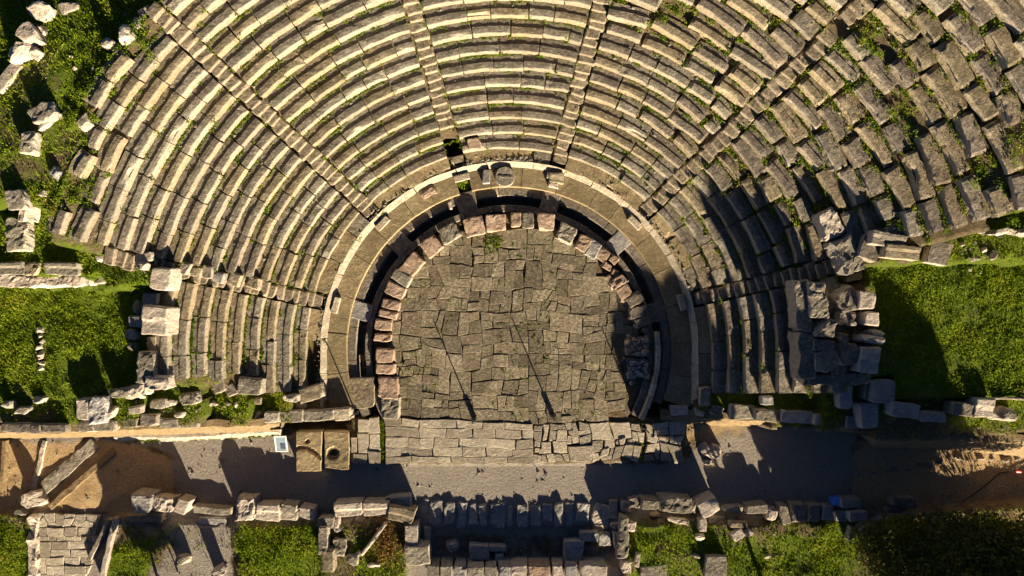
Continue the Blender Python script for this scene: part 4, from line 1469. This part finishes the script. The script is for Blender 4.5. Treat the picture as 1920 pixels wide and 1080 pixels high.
for t in [(1191, 944, 24, 18, 0, .6, 'u', 'grey', 'rough grey block at the left end of the right stage wall'),
          (1219, 947, 34, 19, -2, .9, 'b', 'grey', 'grey rectangular block second in the right stage wall'),
          (1270, 949, 60, 28, 0, .95, 'u', 'grey', 'large rough grey block in the right stage wall'),
          (1302, 953, 10, 24, 0, .7, 'r', 'pale', 'narrow pale stone after the large rough block'),
          (1331, 952, 34, 30, 24, 1.0, 'b', 'pale', 'big pale block turned askew in the right stage wall'),
          (1378, 958, 38, 16, 0, .5, 'r', 'grey', 'curved grey stone right of the askew block'),
          (1420, 956, 40, 17, 2, .7, 'b', 'grey', 'long grey block right of the curved stone'),
          (1450, 967, 20, 32, -4, .6, 'r', 'pale', 'pale pitted rock in the right stage wall'),
          (1472, 966, 17, 38, 8, .6, 'b', 'grey', 'narrow upright grey block right of the pale pitted rock'),
          (1498, 963, 27, 32, 0, .6, 'b', 'dark', 'dark shaded block in the right stage wall, left of a pair'),
          (1528, 964, 20, 32, 0, .6, 'b', 'dark', 'dark shaded narrow block in the right stage wall, right of a pair'),
          (1553, 963, 22, 28, 0, .6, 'b', 'bluegrey', 'shaded grey block below the small blue box'),
          (1598, 946, 40, 17, 0, .7, 'b', 'bluegrey', 'long bluish block right of the small blue box'),
          (1577, 969, 24, 18, 0, .5, 'b', 'bluegrey', 'bluish block under the long bluish one, left'),
          (1611, 969, 34, 18, 0, .5, 'b', 'bluegrey', 'bluish block under the long bluish one, right'),
          (1697, 944, 44, 20, -4, .6, 'b', 'dark', 'long dark block at the shady right end of the stage wall'),
          (1683, 962, 36, 16, 0, .4, 'b', 'dark', 'dark block below the long dark one at the shady end'),
          (1640, 988, 52, 20, 20, .5, 'r', 'pale', 'pale jagged rock at the edge of the dark tree'),
          (1600, 1005, 18, 30, -20, .35, 'r', 'brown', 'brown rock left of the pale jagged rock'),
          (1318, 985, 13, 24, 0, .4, 'b', 'pale', 'small upright pale block in the weeds below the askew block'),
          (1315, 1010, 20, 16, 0, .35, 'r', 'pale', 'pale rock under the small upright block in the weeds'),
          (1346, 978, 30, 15, -4, .35, 'b', 'grey', 'grey low block in the weeds under the askew block'),
          (1385, 985, 34, 11, -4, .3, 'b', 'brown', 'thin brown slab in the weeds under the curved stone'),
          (1384, 1003, 24, 18, 30, .3, 'b', 'pale', 'white slanting slab casting shade in the weeds'),
          (1404, 1000, 18, 14, 30, .25, 'r', 'pale', 'small pale rubble right of the white slanting slab'),
          (1272, 978, 40, 9, -2, .25, 'r', 'pale', 'thin pale ledge stone under the large rough grey block'),
          (1230, 966, 20, 9, 0, .25, 'r', 'pink', 'small reddish stone under the rectangular grey block'),
          (1305, 1046, 14, 8, -20, .2, 'r', 'pale', 'tiny pale stone in the middle of the weedy field'),
          (1342, 1062, 40, 40, 0, .3, 'p', 'grey', 'flat square grey slab at the bottom of the weedy field'),
          (1225, 1072, 50, 22, 4, .12, 'p', 'grey', 'flat grey slab sunk at the bottom edge of the weedy field'),
          (1437, 1046, 18, 10, 30, .15, 'r', 'pale', 'tiny white stone on the yellow grass')]:
    place('stone_block', *t, group=GR)
x, y = W(1568, 940, .15)
o = empty('blue_box', (x, y, -.3))
tag(o, 'small bright blue box standing against the right stage wall', 'blue box')
V, Fc = block(.30, .36, .42, 3, r=.02, amp=.001, res=.3, skew=0)
mesh_obj('bin', V, Fc, 'bluepaint', parent=o)
V, Fc = block(.34, .40, .05, 4, r=.02, amp=.001, res=.3, skew=0)
mesh_obj('lid', V + np.array([0, 0, .42]), Fc, 'bluepaint', parent=o)

# rubble patch on the right road
for i, (px, py, w, h, r_, lab) in enumerate([(1324, 843, 18, 22, 20, 'knobbly pale lump, left half of the stone on the dark road'), (1342, 850, 24, 28, -20, 'ribbed pale slab, right half of the stone on the dark road'), (1330, 868, 22, 10, 10, 'small pale rim stone below the ribbed slab on the dark road')]):
    place('stone_fragment', px, py, w, h, r_, .5 if i < 2 else .3, 'r', 'pale', lab, 'stone fragment', 'broken stones on the right road')

# ---- right parodos wall
GP = 'blocks of the right parodos wall'
for t in [(1275, 769, 34, 20, 0, .35, 'b', 'pale', 'pale block with a square hole at the inner end of the right parodos wall', -.1),
          (1310, 772, 26, 22, 0, .4, 'r', 'pale', 'rounded bright block second in the right parodos wall', .1),
          (1348, 771, 34, 22, 0, .45, 'r', 'grey', 'grey rounded block third in the right parodos wall', .2),
          (1392, 773, 46, 26, 0, .5, 'b', 'grey', 'long grey block after the rounded ones in the right parodos wall', .4),
          (1322, 745, 20, 36, 0, .4, 'b', 'grey', 'upright grey block under the second row end of the right wing', .4),
          (1440, 780, 46, 24, -4, .5, 'b', 'dark', 'dark block fifth in the right parodos wall', .8),
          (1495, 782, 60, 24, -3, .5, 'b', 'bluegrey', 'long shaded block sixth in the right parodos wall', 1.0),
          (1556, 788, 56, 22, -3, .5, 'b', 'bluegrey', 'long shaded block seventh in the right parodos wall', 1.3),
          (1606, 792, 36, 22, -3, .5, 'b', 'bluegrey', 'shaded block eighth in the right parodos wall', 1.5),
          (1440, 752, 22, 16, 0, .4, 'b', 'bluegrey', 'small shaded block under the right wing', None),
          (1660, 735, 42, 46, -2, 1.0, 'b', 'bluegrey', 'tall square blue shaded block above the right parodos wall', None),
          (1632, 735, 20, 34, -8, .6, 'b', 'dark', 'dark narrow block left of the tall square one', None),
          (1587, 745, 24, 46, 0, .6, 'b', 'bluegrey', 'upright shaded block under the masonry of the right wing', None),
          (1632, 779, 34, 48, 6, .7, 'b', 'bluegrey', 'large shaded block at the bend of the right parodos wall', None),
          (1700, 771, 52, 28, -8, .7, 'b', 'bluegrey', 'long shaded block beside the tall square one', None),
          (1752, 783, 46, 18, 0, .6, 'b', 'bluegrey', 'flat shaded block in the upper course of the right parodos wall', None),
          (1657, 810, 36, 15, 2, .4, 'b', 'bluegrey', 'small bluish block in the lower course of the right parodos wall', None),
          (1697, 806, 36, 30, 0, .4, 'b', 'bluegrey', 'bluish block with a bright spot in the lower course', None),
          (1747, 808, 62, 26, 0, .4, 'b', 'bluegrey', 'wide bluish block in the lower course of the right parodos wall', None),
          (1808, 768, 42, 24, -8, .7, 'b', 'dark', 'dark angular block left of the sunlit seat block', None),
          (1848, 766, 36, 34, -3, .8, 's', 'pale', 'sunlit reddish seat block standing on the right parodos wall', None),
          (1890, 779, 42, 28, -12, .6, 'r', 'grey', 'grooved grey rock right of the sunlit seat block', None),
          (1822, 803, 96, 34, -4, .5, 'b', 'grey', 'very wide flat grey block half in sun on the right parodos wall', None),
          (1898, 802, 40, 32, 0, .4, 'b', 'grey', 'grey block at the right end of the parodos wall', None)]:
    place('wall_block', *t[:9], cat='wall block', group=GP, zb=t[9])

# ---- masonry at the outer edge of the right wing
GT = 'masonry blocks at the outer edge of the right wing'
for t in [(1507, 575, 30, 92, 3, 3.75, 'b', 'dark', 'dark long block beside the ninth row of the right wing'),
          (1511, 668, 32, 84, 2, 3.75, 'b', 'dark', 'dark long block below the first one beside the ninth row'),
          (1537, 565, 40, 66, 2, 4.0, 'u', 'grey', 'large rough shaded block on top of the right masonry'),
          (1548, 615, 40, 30, 0, 4.0, 'r', 'dark', 'rounded shaded block below the large rough one'),
          (1545, 647, 38, 24, 0, 3.9, 'b', 'dark', 'shaded squat block in the middle of the right masonry'),
          (1548, 680, 42, 36, 0, 3.9, 'b', 'grey', 'shaded square block at the lower part of the right masonry'),
          (1592, 562, 38, 44, 20, 3.8, 'b', 'grey', 'triangular shaded block at the upper part of the right masonry'),
          (1590, 598, 32, 26, 0, 3.75, 'b', 'dark', 'dark block with a small pale stone on it in the right masonry'),
          (1583, 637, 18, 28, 0, 3.75, 'b', 'dark', 'narrow shaded block in the right masonry'),
          (1594, 662, 38, 42, 0, 3.75, 'b', 'dark', 'wide shaded block at the lower right of the masonry'),
          (1570, 712, 130, 18, 2, 3.3, 'u', 'dark', 'long dark rubble course along the foot of the right masonry')]:
    px, py, w, h, r_, zt, st, m, lab = t
    place('masonry_block', px, py, w, h, r_, .9, st, m, lab, 'masonry block', GT, zb=zt - .9, amp=.045, cuts=4, skew=.12)
place('stone_fragment', 1602, 607, 10, 14, 0, .2, 'r', 'pale', 'small pale pinkish stone lying on the right masonry', 'stone fragment', zb=3.75)
for t in [(1627, 563, 32, 32, -4, .9, 'b', 'pale', 'pale square block at the lawn edge of the right masonry, uppermost'),
          (1635, 598, 27, 26, -4, .8, 'b', 'pale', 'pale square block at the lawn edge, second from the top'),
          (1645, 624, 33, 12, -6, .6, 'r', 'pale', 'thin pale rock at the lawn edge of the right masonry'),
          (1637, 637, 52, 18, -6, .8, 'r', 'pale', 'long pointed pale rock at the lawn edge of the right masonry'),
          (1632, 675, 38, 48, -8, .9, 's', 'pale', 'pale stepped seat block at the lawn edge of the right masonry')]:
    place('stone_block', *t, group='pale blocks at the edge of the right lawn', zb=3.1)
# ---- east terrace stones
GA = 'stones on the right terrace'
for t in [(1562, 420, 36, 52, 24, .8, 'u', 'pale', 'rough pale block at the head of the diagonal wall right of the rows'),
          (1593, 480, 38, 70, 24, .8, 'u', 'grey', 'long rough grey block below the rough pale one on the diagonal wall'),
          (1607, 521, 46, 18, 18, .5, 'r', 'pale', 'white broken stone at the lower end of the diagonal wall'),
          (1633, 464, 36, 42, -20, .5, 'b', 'dark', 'dark triangular block left of the paired seat blocks'),
          (1668, 449, 62, 26, -12, .6, 's', 'grey', 'grey stepped seat block on the right terrace, upper of a pair'),
          (1695, 472, 64, 26, -6, .6, 's', 'brown', 'brown stepped seat block on the right terrace, lower of a pair'),
          (1763, 474, 44, 48, -14, .35, 'p', 'dark', 'dark tilted slab with a bright edge on the right terrace'),
          (1812, 458, 14, 12, 20, .2, 'r', 'pale', 'small white stone right of the dark tilted slab'),
          (1826, 485, 12, 9, 20, .15, 'r', 'pale', 'tiny white stone in grass right of the dark tilted slab'),
          (1867, 478, 9, 22, -20, .2, 'r', 'pale', 'thin white splinter standing in the grass of the right terrace'),
          (1851, 470, 14, 12, 0, .15, 'r', 'pale', 'pale pebble patch stone beside the thin white splinter'),
          (1820, 503, 14, 9, -30, .12, 'r', 'pale', 'flat white stone at the lower edge of the right terrace'),
          (1655, 393, 20, 20, 10, .3, 'r', 'bluegrey', 'bluish rock beside the lowest seats of the right rows'),
          (1625, 392, 20, 16, 0, .25, 'r', 'grey', 'small grey rock in weeds between the rows and the diagonal wall'),
          (1613, 420, 16, 14, 0, .2, 'r', 'pale', 'small pale rock in weeds beside the rough pale block')]:
    place('stone_block', *t, group=GA)
wall_line('low_wall', (1690, 428), (2000, 436), 10, 3.9, .8, 'pale', 'low pale rubble wall under the lowest right rows', seed=20, amp=.08)
wall_line('low_wall', (1866, 747), (2000, 750), 4, 2.6, .4, 'pale', 'thin pale kerb at the lower edge of the right lawn', seed=21)
for i, (px, py, w, h, r_) in enumerate(sorted([(1675, 882, 24, 9, 4), (1705, 880, 16, 8, 0), (1725, 872, 14, 8, 20), (1745, 874, 14, 8, 30), (1765, 868, 14, 7, 10), (1800, 860, 18, 7, -10), (1840, 862, 16, 8, 0), (1862, 863, 14, 9, 0), (1890, 862, 20, 9, 4), (1915, 860, 18, 8, 0), (1660, 888, 12, 8, 0), (1637, 888, 16, 9, 0), (1612, 890, 10, 8, 10)])):
    place('rubble_stone', px, py, w, h, r_, .14, 'r', 'grey', f"low grey stone in the line across the right dirt road, {ORD[i]} from left", 'rubble stone', 'line of stones across the right dirt road')

# red marker and cable
x, y = W(1905, 883, -.2)
o = empty('marker_peg', (x, y, -.32))
tag(o, 'small bright red marker peg on the sunlit orange dirt', 'marker peg')
V, Fc = block(.05, .05, .28, 1, r=.01, amp=0, res=.3, skew=0)
mesh_obj('peg', V, Fc, 'darkmetal', parent=o)
V, Fc = block(.24, .17, .09, 2, r=.03, amp=.01, res=.1, skew=.2, cuts=3)
mesh_obj('cap', V + np.array([0, 0, .24]), Fc, 'redpaint', parent=o)


def tube(name, pts, r, mat, label, cat):
    V, Fc = [], []
    n = len(pts)
    for i, p in enumerate(pts):
        a, b = pts[max(0, i - 1)], pts[min(n - 1, i + 1)]
        d = np.array(b) - np.array(a)
        d /= np.linalg.norm(d)
        s = np.cross(d, (0, 0, 1))
        s /= np.linalg.norm(s)
        u = np.cross(s, d)
        for q in range(6):
            t = 2 * PI * q / 6
            V.append(np.array(p) + r * (math.cos(t) * s + math.sin(t) * u))
    for i in range(n - 1):
        for q in range(6):
            Fc.append((i * 6 + q, i * 6 + (q + 1) % 6, (i + 1) * 6 + (q + 1) % 6, (i + 1) * 6 + q))
    return tag(centred(name, np.array(V), Fc, mat), label, cat)


tube('cable', [(*W(u, v, -.1), ground_z(*W(u, v, -.1)) + .03) for u, v in ((1934, 862), (1918, 872), (1904, 884), (1880, 889), (1868, 900), (1850, 915), (1834, 928), (1822, 936), (1808, 944))], .02, 'cable',
     'thin dark cable trailing from the red marker across the dirt road', 'cable')


# ------------------------------------------------------------------ trees
def leaf_cloud(ells, n, size, seed, gap=.35):
    """leaf quads spread through ellipsoids (centre, radii), with gaps carved by noise"""
    rg = np.random.default_rng(seed)
    wts = np.array([e[1][0] * e[1][1] * e[1][2] for e in ells])
    pick = rg.choice(len(ells), n, p=wts / wts.sum())
    d = rg.normal(size=(n, 3))
    d /= np.linalg.norm(d, axis=1)[:, None]
    rad = rg.random(n) ** (1 / 2.2)
    C = np.array([e[0] for e in ells])[pick]
    Rd = np.array([e[1] for e in ells])[pick]
    P = C + d * rad[:, None] * Rd
    nz = vnoise(P * 1.3, seed) + vnoise(P * 3.1, seed + 1) * .6
    P = P[nz > -gap]
    n = len(P)
    a = rg.normal(size=(n, 3))
    a /= np.linalg.norm(a, axis=1)[:, None]
    b = np.cross(a, rg.normal(size=(n, 3)))
    b /= np.linalg.norm(b, axis=1)[:, None]
    s = size * rg.uniform(.5, 1.4, n)[:, None]
    V = np.stack([P - a * s, P + b * s * .45, P + a * s, P - b * s * .45], 1).reshape(-1, 3)
    Q = np.arange(4 * n).reshape(-1, 4)
    tint = np.repeat(np.clip(.5 + .35 * nz[nz > -gap] + rg.normal(0, .15, n), 0, 1), 4)
    return V, Q, tint


def tree(base, ells, n, size, label, seed, trunk_r=.2, cat='tree', leaf='crownleaf', gap=.35):
    root = empty('tree', base)
    tag(root, label, cat)
    bz = np.array(base)
    V, Q, t = leaf_cloud(ells, n, size, seed, gap)
    o = np_mesh('crown', V - bz, Q, leaf, t)
    o.parent = root
    mbt = MB()
    top = np.mean([e[0] for e in ells], 0)

    def limb(p, q, r0, r1):
        p, q = np.array(p, float), np.array(q, float)
        k = 5
        V, Fc = [], []
        d = (q - p) / np.linalg.norm(q - p)
        s = np.cross(d, (.3, .8, .1))
        s /= np.linalg.norm(s)
        u = np.cross(s, d)
        for i in range(k + 1):
            f = i / k
            c = p + (q - p) * f + s * math.sin(f * 5 + seed) * .06
            r = r0 + (r1 - r0) * f
            for j in range(7):
                a = 2 * PI * j / 7
                V.append(c + r * (math.cos(a) * s + math.sin(a) * u))
        for i in range(k):
            for j in range(7):
                Fc.append((i * 7 + j, i * 7 + (j + 1) % 7, (i + 1) * 7 + (j + 1) % 7, (i + 1) * 7 + j))
        mbt.add(np.array(V) - bz, Fc)
    fork = bz + (top - bz) * .55
    limb(bz - np.array([0, 0, .3]), fork, trunk_r, trunk_r * .7)
    for e in ells:
        limb(fork, np.array(e[0]), trunk_r * .55, trunk_r * .12)
    o2 = mbt.done('trunk', 'bark', root)
    return root


def on(px, py, z):
    return (*W(px, py, z), z)


# the dark tree at the lower right
E = [(on(1700, 1035, 2.2), (2.2, 1.6, 1.3)), (on(1800, 1040, 2.8), (2.5, 1.8, 1.6)), (on(1890, 1060, 2.6), (2.4, 2.0, 1.6)), (on(1780, 1110, 3.2), (3.0, 2.0, 1.8)), (on(1950, 1010, 2.4), (1.4, 1.4, 1.2)),
     (on(1660, 1010, 1.1), (1.6, .9, .9)), (on(1760, 1000, 1.2), (2.0, .9, 1.0)), (on(1860, 1000, 1.2), (1.9, .9, 1.0))]
tree((*W(1790, 1075, .2), .2), E, 60000, .085, 'broad dark bushy tree covering the lower right corner', 5, .28, gap=.5)
# trees standing south of the frame whose shade falls into it
tree((13.0, -17.2, .2), [((12.2, -16.4, 3.7), (1.85, 1.2, .95)), ((13.2, -16.4, 4.35), (1.5, 1.2, .65)), ((14.5, -16.4, 4.8), (.9, .9, .4))], 40000, .13, 'round shade tree growing south of the stage wall', 6, .12, gap=1.5)
tree((18.5, -16.4, .2), [((16.2, -15.5, 2.3), (1.3, .9, .75)), ((18.2, -15.6, 2.5), (1.6, .9, .95)), ((20.4, -15.8, 2.6), (1.7, .9, 1.0)), ((22.5, -16, 3.2), (1.6, 1.2, 1.4))], 36000, .13, 'broad shade tree growing south of the dark bushy tree', 7, .2, gap=.3)
tree((20.4, -16.4, .2), [((17.8, -15.6, 4.4), (1.8, 1.0, .9)), ((21.5, -15.6, 5.0), (2.3, 1.1, 1.4)), ((19.8, -15.5, 6.95), (1.7, 1.2, .9)), ((17.9, -15.5, 7.3), (1.3, 1.0, .75)), ((22.0, -15.5, 6.6), (1.7, 1.1, .9)), ((19.6, -15.6, 6.0), (1.9, 1.0, .9))], 60000, .13, 'tall shade tree growing south of the dark bushy tree', 9, .24, gap=1.1)
tree((-15.4, -17.6, -.2), [((-15.0, -16.6, 1.9), (1.35, .9, .7))], 9000, .10, 'small olive tree growing south of the gravel yard', 8, .13, gap=.7)


# ------------------------------------------------------------------ grass, weeds, pebbles
def sample_ground(n, dens, xr=(-25.5, 25.5), yr=(-14.8, 14.5), seed=1):
    rg = np.random.default_rng(seed)
    X = rg.uniform(*xr, n)
    Y = rg.uniform(*yr, n)
    i = np.clip(np.searchsorted(xs, X) - 1, 0, len(xs) - 2)
    j = np.clip(np.searchsorted(ys, Y) - 1, 0, len(ys) - 2)
    fx = (X - xs[i]) / (xs[i + 1] - xs[i])
    fy = (Y - ys[j]) / (ys[j + 1] - ys[j])
    D = dens[i, j]
    zr = np.stack([GZ[i, j], GZ[i + 1, j], GZ[i, j + 1], GZ[i + 1, j + 1]])
    flat = (zr.max(0) - zr.min(0)) < 1.6
    Z = zr[0] * (1 - fx) * (1 - fy) + zr[1] * fx * (1 - fy) + zr[2] * (1 - fx) * fy + zr[3] * fx * fy
    pn = vnoise(np.c_[X, Y, np.zeros(n)] * .9, 31) + .5 * vnoise(np.c_[X, Y, np.zeros(n)] * 2.3, 32)
    keep = flat & (rg.random(n) < D * np.clip(.75 + pn * .6, 0.05, 1.3))
    return np.c_[X, Y, Z][keep], pn[keep], rg


def blades(P, rg, h0, h1, w, lean, seed_t, lean_dir=None):
    n = len(P)
    a = rg.uniform(0, 2 * PI, n)
    h = rg.uniform(h0, h1, n)
    l = rg.normal(0, lean, (n, 2))
    if lean_dir is not None:
        l = l + lean_dir
    s = np.c_[np.cos(a), np.sin(a), np.zeros(n)] * w * rg.uniform(.6, 1.3, n)[:, None]
    tip = P + np.c_[l[:, 0] * h, l[:, 1] * h, h]
    V = np.stack([P - s, P + s, tip], 1).reshape(-1, 3)
    return V, np.arange(3 * n).reshape(-1, 3), np.repeat(seed_t, 3)


P, pn, rg = sample_ground(640000, GD, seed=2)
tall = rg.random(len(P)) < .72
V, Q, t = blades(P[tall], rg, .04, .15, .024, .7, np.clip(.45 + .25 * pn[tall] + rg.normal(0, .08, tall.sum()), 0, 1))
tag(np_mesh('grass', V, Q, 'grassleaf', t), kind='stuff')
Pw = P[~tall]
n = len(Pw)
a = rg.normal(size=(n, 3)) * np.array([1, 1, .5])
a /= np.linalg.norm(a, axis=1)[:, None]
b = np.cross(a, rg.normal(size=(n, 3)))
b /= np.linalg.norm(b, axis=1)[:, None]
s = rg.uniform(.02, .05, n)[:, None]
C = Pw + np.c_[np.zeros(n), np.zeros(n), rg.uniform(.03, .16, n) * np.clip(.7 + pn[~tall], .3, 1.6)]
V = np.stack([C - a * s, C + b * s * .6, C + a * s, C - b * s * .6], 1).reshape(-1, 3)
tag(np_mesh('ground_weeds', V, np.arange(4 * n).reshape(-1, 4), 'weedleaf', np.repeat(np.clip(.45 + .3 * pn[~tall] + rg.normal(0, .09, n), 0, 1), 4)), kind='stuff')

# weeds in the joints of the rows, at the foot of the risers and between paving slabs
rg = np.random.default_rng(9)
cl = []
for k, th, wild in joints:
    Rk, zk = row_r(k), row_z(k)
    if rg.random() < (.7 if not wild else .85):
        u = rg.choice([.0, .1, .3, .5])
        cl.append((*polar(Rk + u, th), zk - .1, rg.uniform(.08, .2) * (1.45 if wild else 1), int(rg.integers(26, 60))))
    if rg.random() < (.75 if not wild else .9):      # at the foot of the next riser
        for _ in range(int(rg.integers(1, 4))):
            t_ = th - rg.uniform(0, math.degrees(1.3 / Rk))
            cl.append((*polar(Rk + .6, t_), zk - .07, rg.uniform(.06, .17), int(rg.integers(18, 48))))
    for _ in range(int(rg.integers(1, 4)) if wild else 0):
        t_ = th - rg.uniform(0, math.degrees(1.5 / Rk))
        cl.append((*polar(Rk + .6, t_), zk - .12, rg.uniform(.13, .27), int(rg.integers(60, 130))))
for _ in range(720):
    k = int(rg.integers(0, 17))
    th = rg.uniform(-8, 188)
    if k > kmax(th):
        continue
    ln = rg.uniform(.3, 1.3)
    for q in range(int(ln / .07)):
        cl.append((*polar(row_r(k) + .6 + rg.normal(0, .025), th + math.degrees(q * .07 / row_r(k))), row_z(k) - .06, rg.uniform(.03, .075), int(rg.integers(5, 12))))
for x, y, z in holes:
    for _ in range(9):
        cl.append((x + rg.normal(0, .35), y + rg.normal(0, .3), z - .34 + rg.uniform(0, .12), rg.uniform(.12, .28), 90))
for th in STAIRS:
    for k in range(0, 12):
        if rg.random() < .8:
            side = rg.choice([-1, 1])
            cl.append((*polar(row_r(k) + .3, th + side * math.degrees(.38 / row_r(k))), row_z(k) - .1, rg.uniform(.05, .12), 16))
for _ in range(700):
    r = 5.5 * math.sqrt(rg.random())
    t_ = rg.uniform(0, 2 * PI)
    x, y = CX + r * math.cos(t_), CY + r * math.sin(t_)
    if y > -6.2 and vnoise(np.array([[x * .7, y * .7, 3.0]]), 12)[0] > -.05:
        cl.append((x, y, -.02, rg.uniform(.03, .09), int(rg.integers(5, 12))))
for _ in range(90):
    cl.append((*W(717 + rg.normal(0, 1.8), rg.uniform(786, 868)), -.05, .06, 12))
    cl.append((*W(1201 + rg.normal(0, 2), rg.uniform(788, 868)), -.05, .06, 12))
for _ in range(160):
    px = rg.uniform(215, 525)
    cl.append((*W(px, 828 - (px - 215) * .035 + rg.normal(0, 1.5), -.2), -.28, .07, 10))
for _ in range(70):
    cl.append((*W(rg.normal(865, 7), rg.normal(338, 6), .1), -.1 + rg.uniform(0, .2), .12, 14))
for _ in range(40):
    cl.append((*W(rg.normal(925, 8), rg.normal(452, 9)), 0.0, .08, 12))
pts, tt = [], []
for x, y, z, r, n in cl:
    d = rg.normal(0, 1, (n, 3)) * np.array([r * .55, r * .55, r * .3])
    d[:, 2] = np.abs(d[:, 2])
    pts.append(np.array([x, y, z]) + d)
    tt.append(np.full(n, rg.uniform(.3, .75)))
P = np.concatenate(pts)
t0_ = np.concatenate(tt)
n = len(P)
a = rg.normal(size=(n, 3))
a /= np.linalg.norm(a, axis=1)[:, None]
b = np.cross(a, rg.normal(size=(n, 3)))
b /= np.linalg.norm(b, axis=1)[:, None]
s = rg.uniform(.018, .052, n)[:, None]
V = np.stack([P - a * s, P + b * s * .55, P + a * s, P - b * s * .55], 1).reshape(-1, 3)
tag(np_mesh('joint_weeds', V, np.arange(4 * n).reshape(-1, 4), 'weedleaf', np.repeat(np.clip(t0_ + rg.normal(0, .15, n), 0, 1), 4)), kind='stuff')
# dry fern in the corner by the sunken room
P = np.concatenate([np.array([*W(725, 1015, .2), .15]) + rg.normal(0, 1, (1500, 3)) * np.array([.35, .55, .12])])
a = rg.normal(size=(1500, 3))
a /= np.linalg.norm(a, axis=1)[:, None]
b = np.cross(a, rg.normal(size=(1500, 3)))
b /= np.linalg.norm(b, axis=1)[:, None]
V = np.stack([P - a * .07, P + b * .02, P + a * .07, P - b * .02], 1).reshape(-1, 3)
tag(np_mesh('dry_ferns', V, np.arange(6000).reshape(-1, 4), 'dryleaf', np.repeat(np.clip(rg.normal(.5, .25, 1500), 0, 1), 4)), kind='stuff')

# pebbles and rubble crumbs
PD = np.clip(ZC[..., 2] * .5 + ZC[..., 0] * .8, 0, 1) * (~th_m)
P, pn, rg = sample_ground(26000, PD, seed=5)
ncr = len(P)
cr = []
for _ in range(420):
    th = rg.choice([rg.uniform(112, 198), rg.uniform(18, 70), rg.uniform(80, 104)])
    cr.append((*polar(8.76 + abs(rg.normal(0, .1)), th), .44))
for _ in range(500):
    k = int(rg.integers(1, 17))
    th = rg.uniform(17, 165)
    if k <= kmax(th):
        cr.append((*polar(row_r(k) + rg.uniform(.35, .62), th), row_z(k) - .06))
for px, py, sx, sy, nn in ((1835, 482, 40, 16, 90), (1745, 418, 40, 8, 60), (1632, 400, 18, 14, 40), (262, 500, 16, 14, 40), (72, 655, 5, 38, 30), (1140, 965, 20, 20, 50), (1335, 850, 20, 16, 60), (1245, 838, 14, 10, 40), (700, 1030, 30, 24, 50), (1390, 1000, 20, 12, 40), (60, 1020, 5, 40, 60), (320, 770, 90, 12, 110), (1290, 800, 20, 10, 50), (520, 765, 60, 8, 40)):
    for _ in range(nn):
        u_, v_ = px + rg.normal(0, sx * .6), py + rg.normal(0, sy * .6)
        z_ = ground_z(*W(u_, v_, 0))
        for _i in range(3):
            z_ = ground_z(*W(u_, v_, z_))
        cr.append((*W(u_, v_, z_), z_))
P = np.concatenate([P, np.array(cr)])
base = np.array([(1, 0, 0), (-.5, .9, 0), (-.6, -.8, 0), (.1, .1, .8)])
V, Fq = [], []
for i, p in enumerate(P):
    s = .015 + .10 * rg.random() ** 5 if i < ncr else .03 + .08 * rg.random() ** 2
    q = base * s * rg.uniform(.6, 1.3, (4, 3))
    a = rg.uniform(0, 6.28)
    c_, s_ = math.cos(a), math.sin(a)
    q = np.c_[q[:, 0] * c_ - q[:, 1] * s_, q[:, 0] * s_ + q[:, 1] * c_, q[:, 2]]
    V.append(q + p)
    k = 4 * i
    Fq += [(k, k + 1, k + 3), (k + 1, k + 2, k + 3), (k + 2, k, k + 3)]
tag(np_mesh('pebbles', np.concatenate(V), np.array(Fq), 'grey', np.repeat(rg.uniform(-.3, .5, len(P)), 4)), kind='stuff')

# ------------------------------------------------------------------ camera, sun, sky
cam = bpy.data.cameras.new('camera')
cam.sensor_width = 36
cam.lens = 24
cam.clip_end = 2000
co = bpy.data.objects.new('camera', cam)
COL.objects.link(co)
co.location = (0, 0, H_CAM)
scene.camera = co
EL = math.radians(15.3)
AZ = (0.385, -0.923)
sun = bpy.data.lights.new('sun', 'SUN')
sun.energy = 5.0
sun.angle = math.radians(.5)
sun.color = (1.0, .84, .60)
so = bpy.data.objects.new('sun', sun)
COL.objects.link(so)
d = Vector((-AZ[0] * math.cos(EL), -AZ[1] * math.cos(EL), -math.sin(EL)))
so.rotation_euler = d.to_track_quat('-Z', 'Y').to_euler()
so.location = (10, -25, 12)
w = bpy.data.worlds.new('World')
scene.world = w
w.use_nodes = True
nt = w.node_tree
sky = nt.nodes.new('ShaderNodeTexSky')
sky.sky_type = 'NISHITA'
sky.sun_disc = False
sky.air_density = 0.25
sky.dust_density = 0.0
sky.ozone_density = 2.0
sky.altitude = 300
sky.sun_elevation = EL
sky.sun_rotation = math.atan2(AZ[0], AZ[1])
nt.links.new(sky.outputs[0], nt.nodes['Background'].inputs['Color'])
nt.nodes['Background'].inputs['Strength'].default_value = 0.05
scene.view_settings.view_transform = 'Standard'
scene.view_settings.look = 'None'
scene.view_settings.exposure = 1.65
scene.view_settings.gamma = 1
scene.cycles.max_bounces = 4
scene.cycles.diffuse_bounces = 1
scene.cycles.use_denoising = True
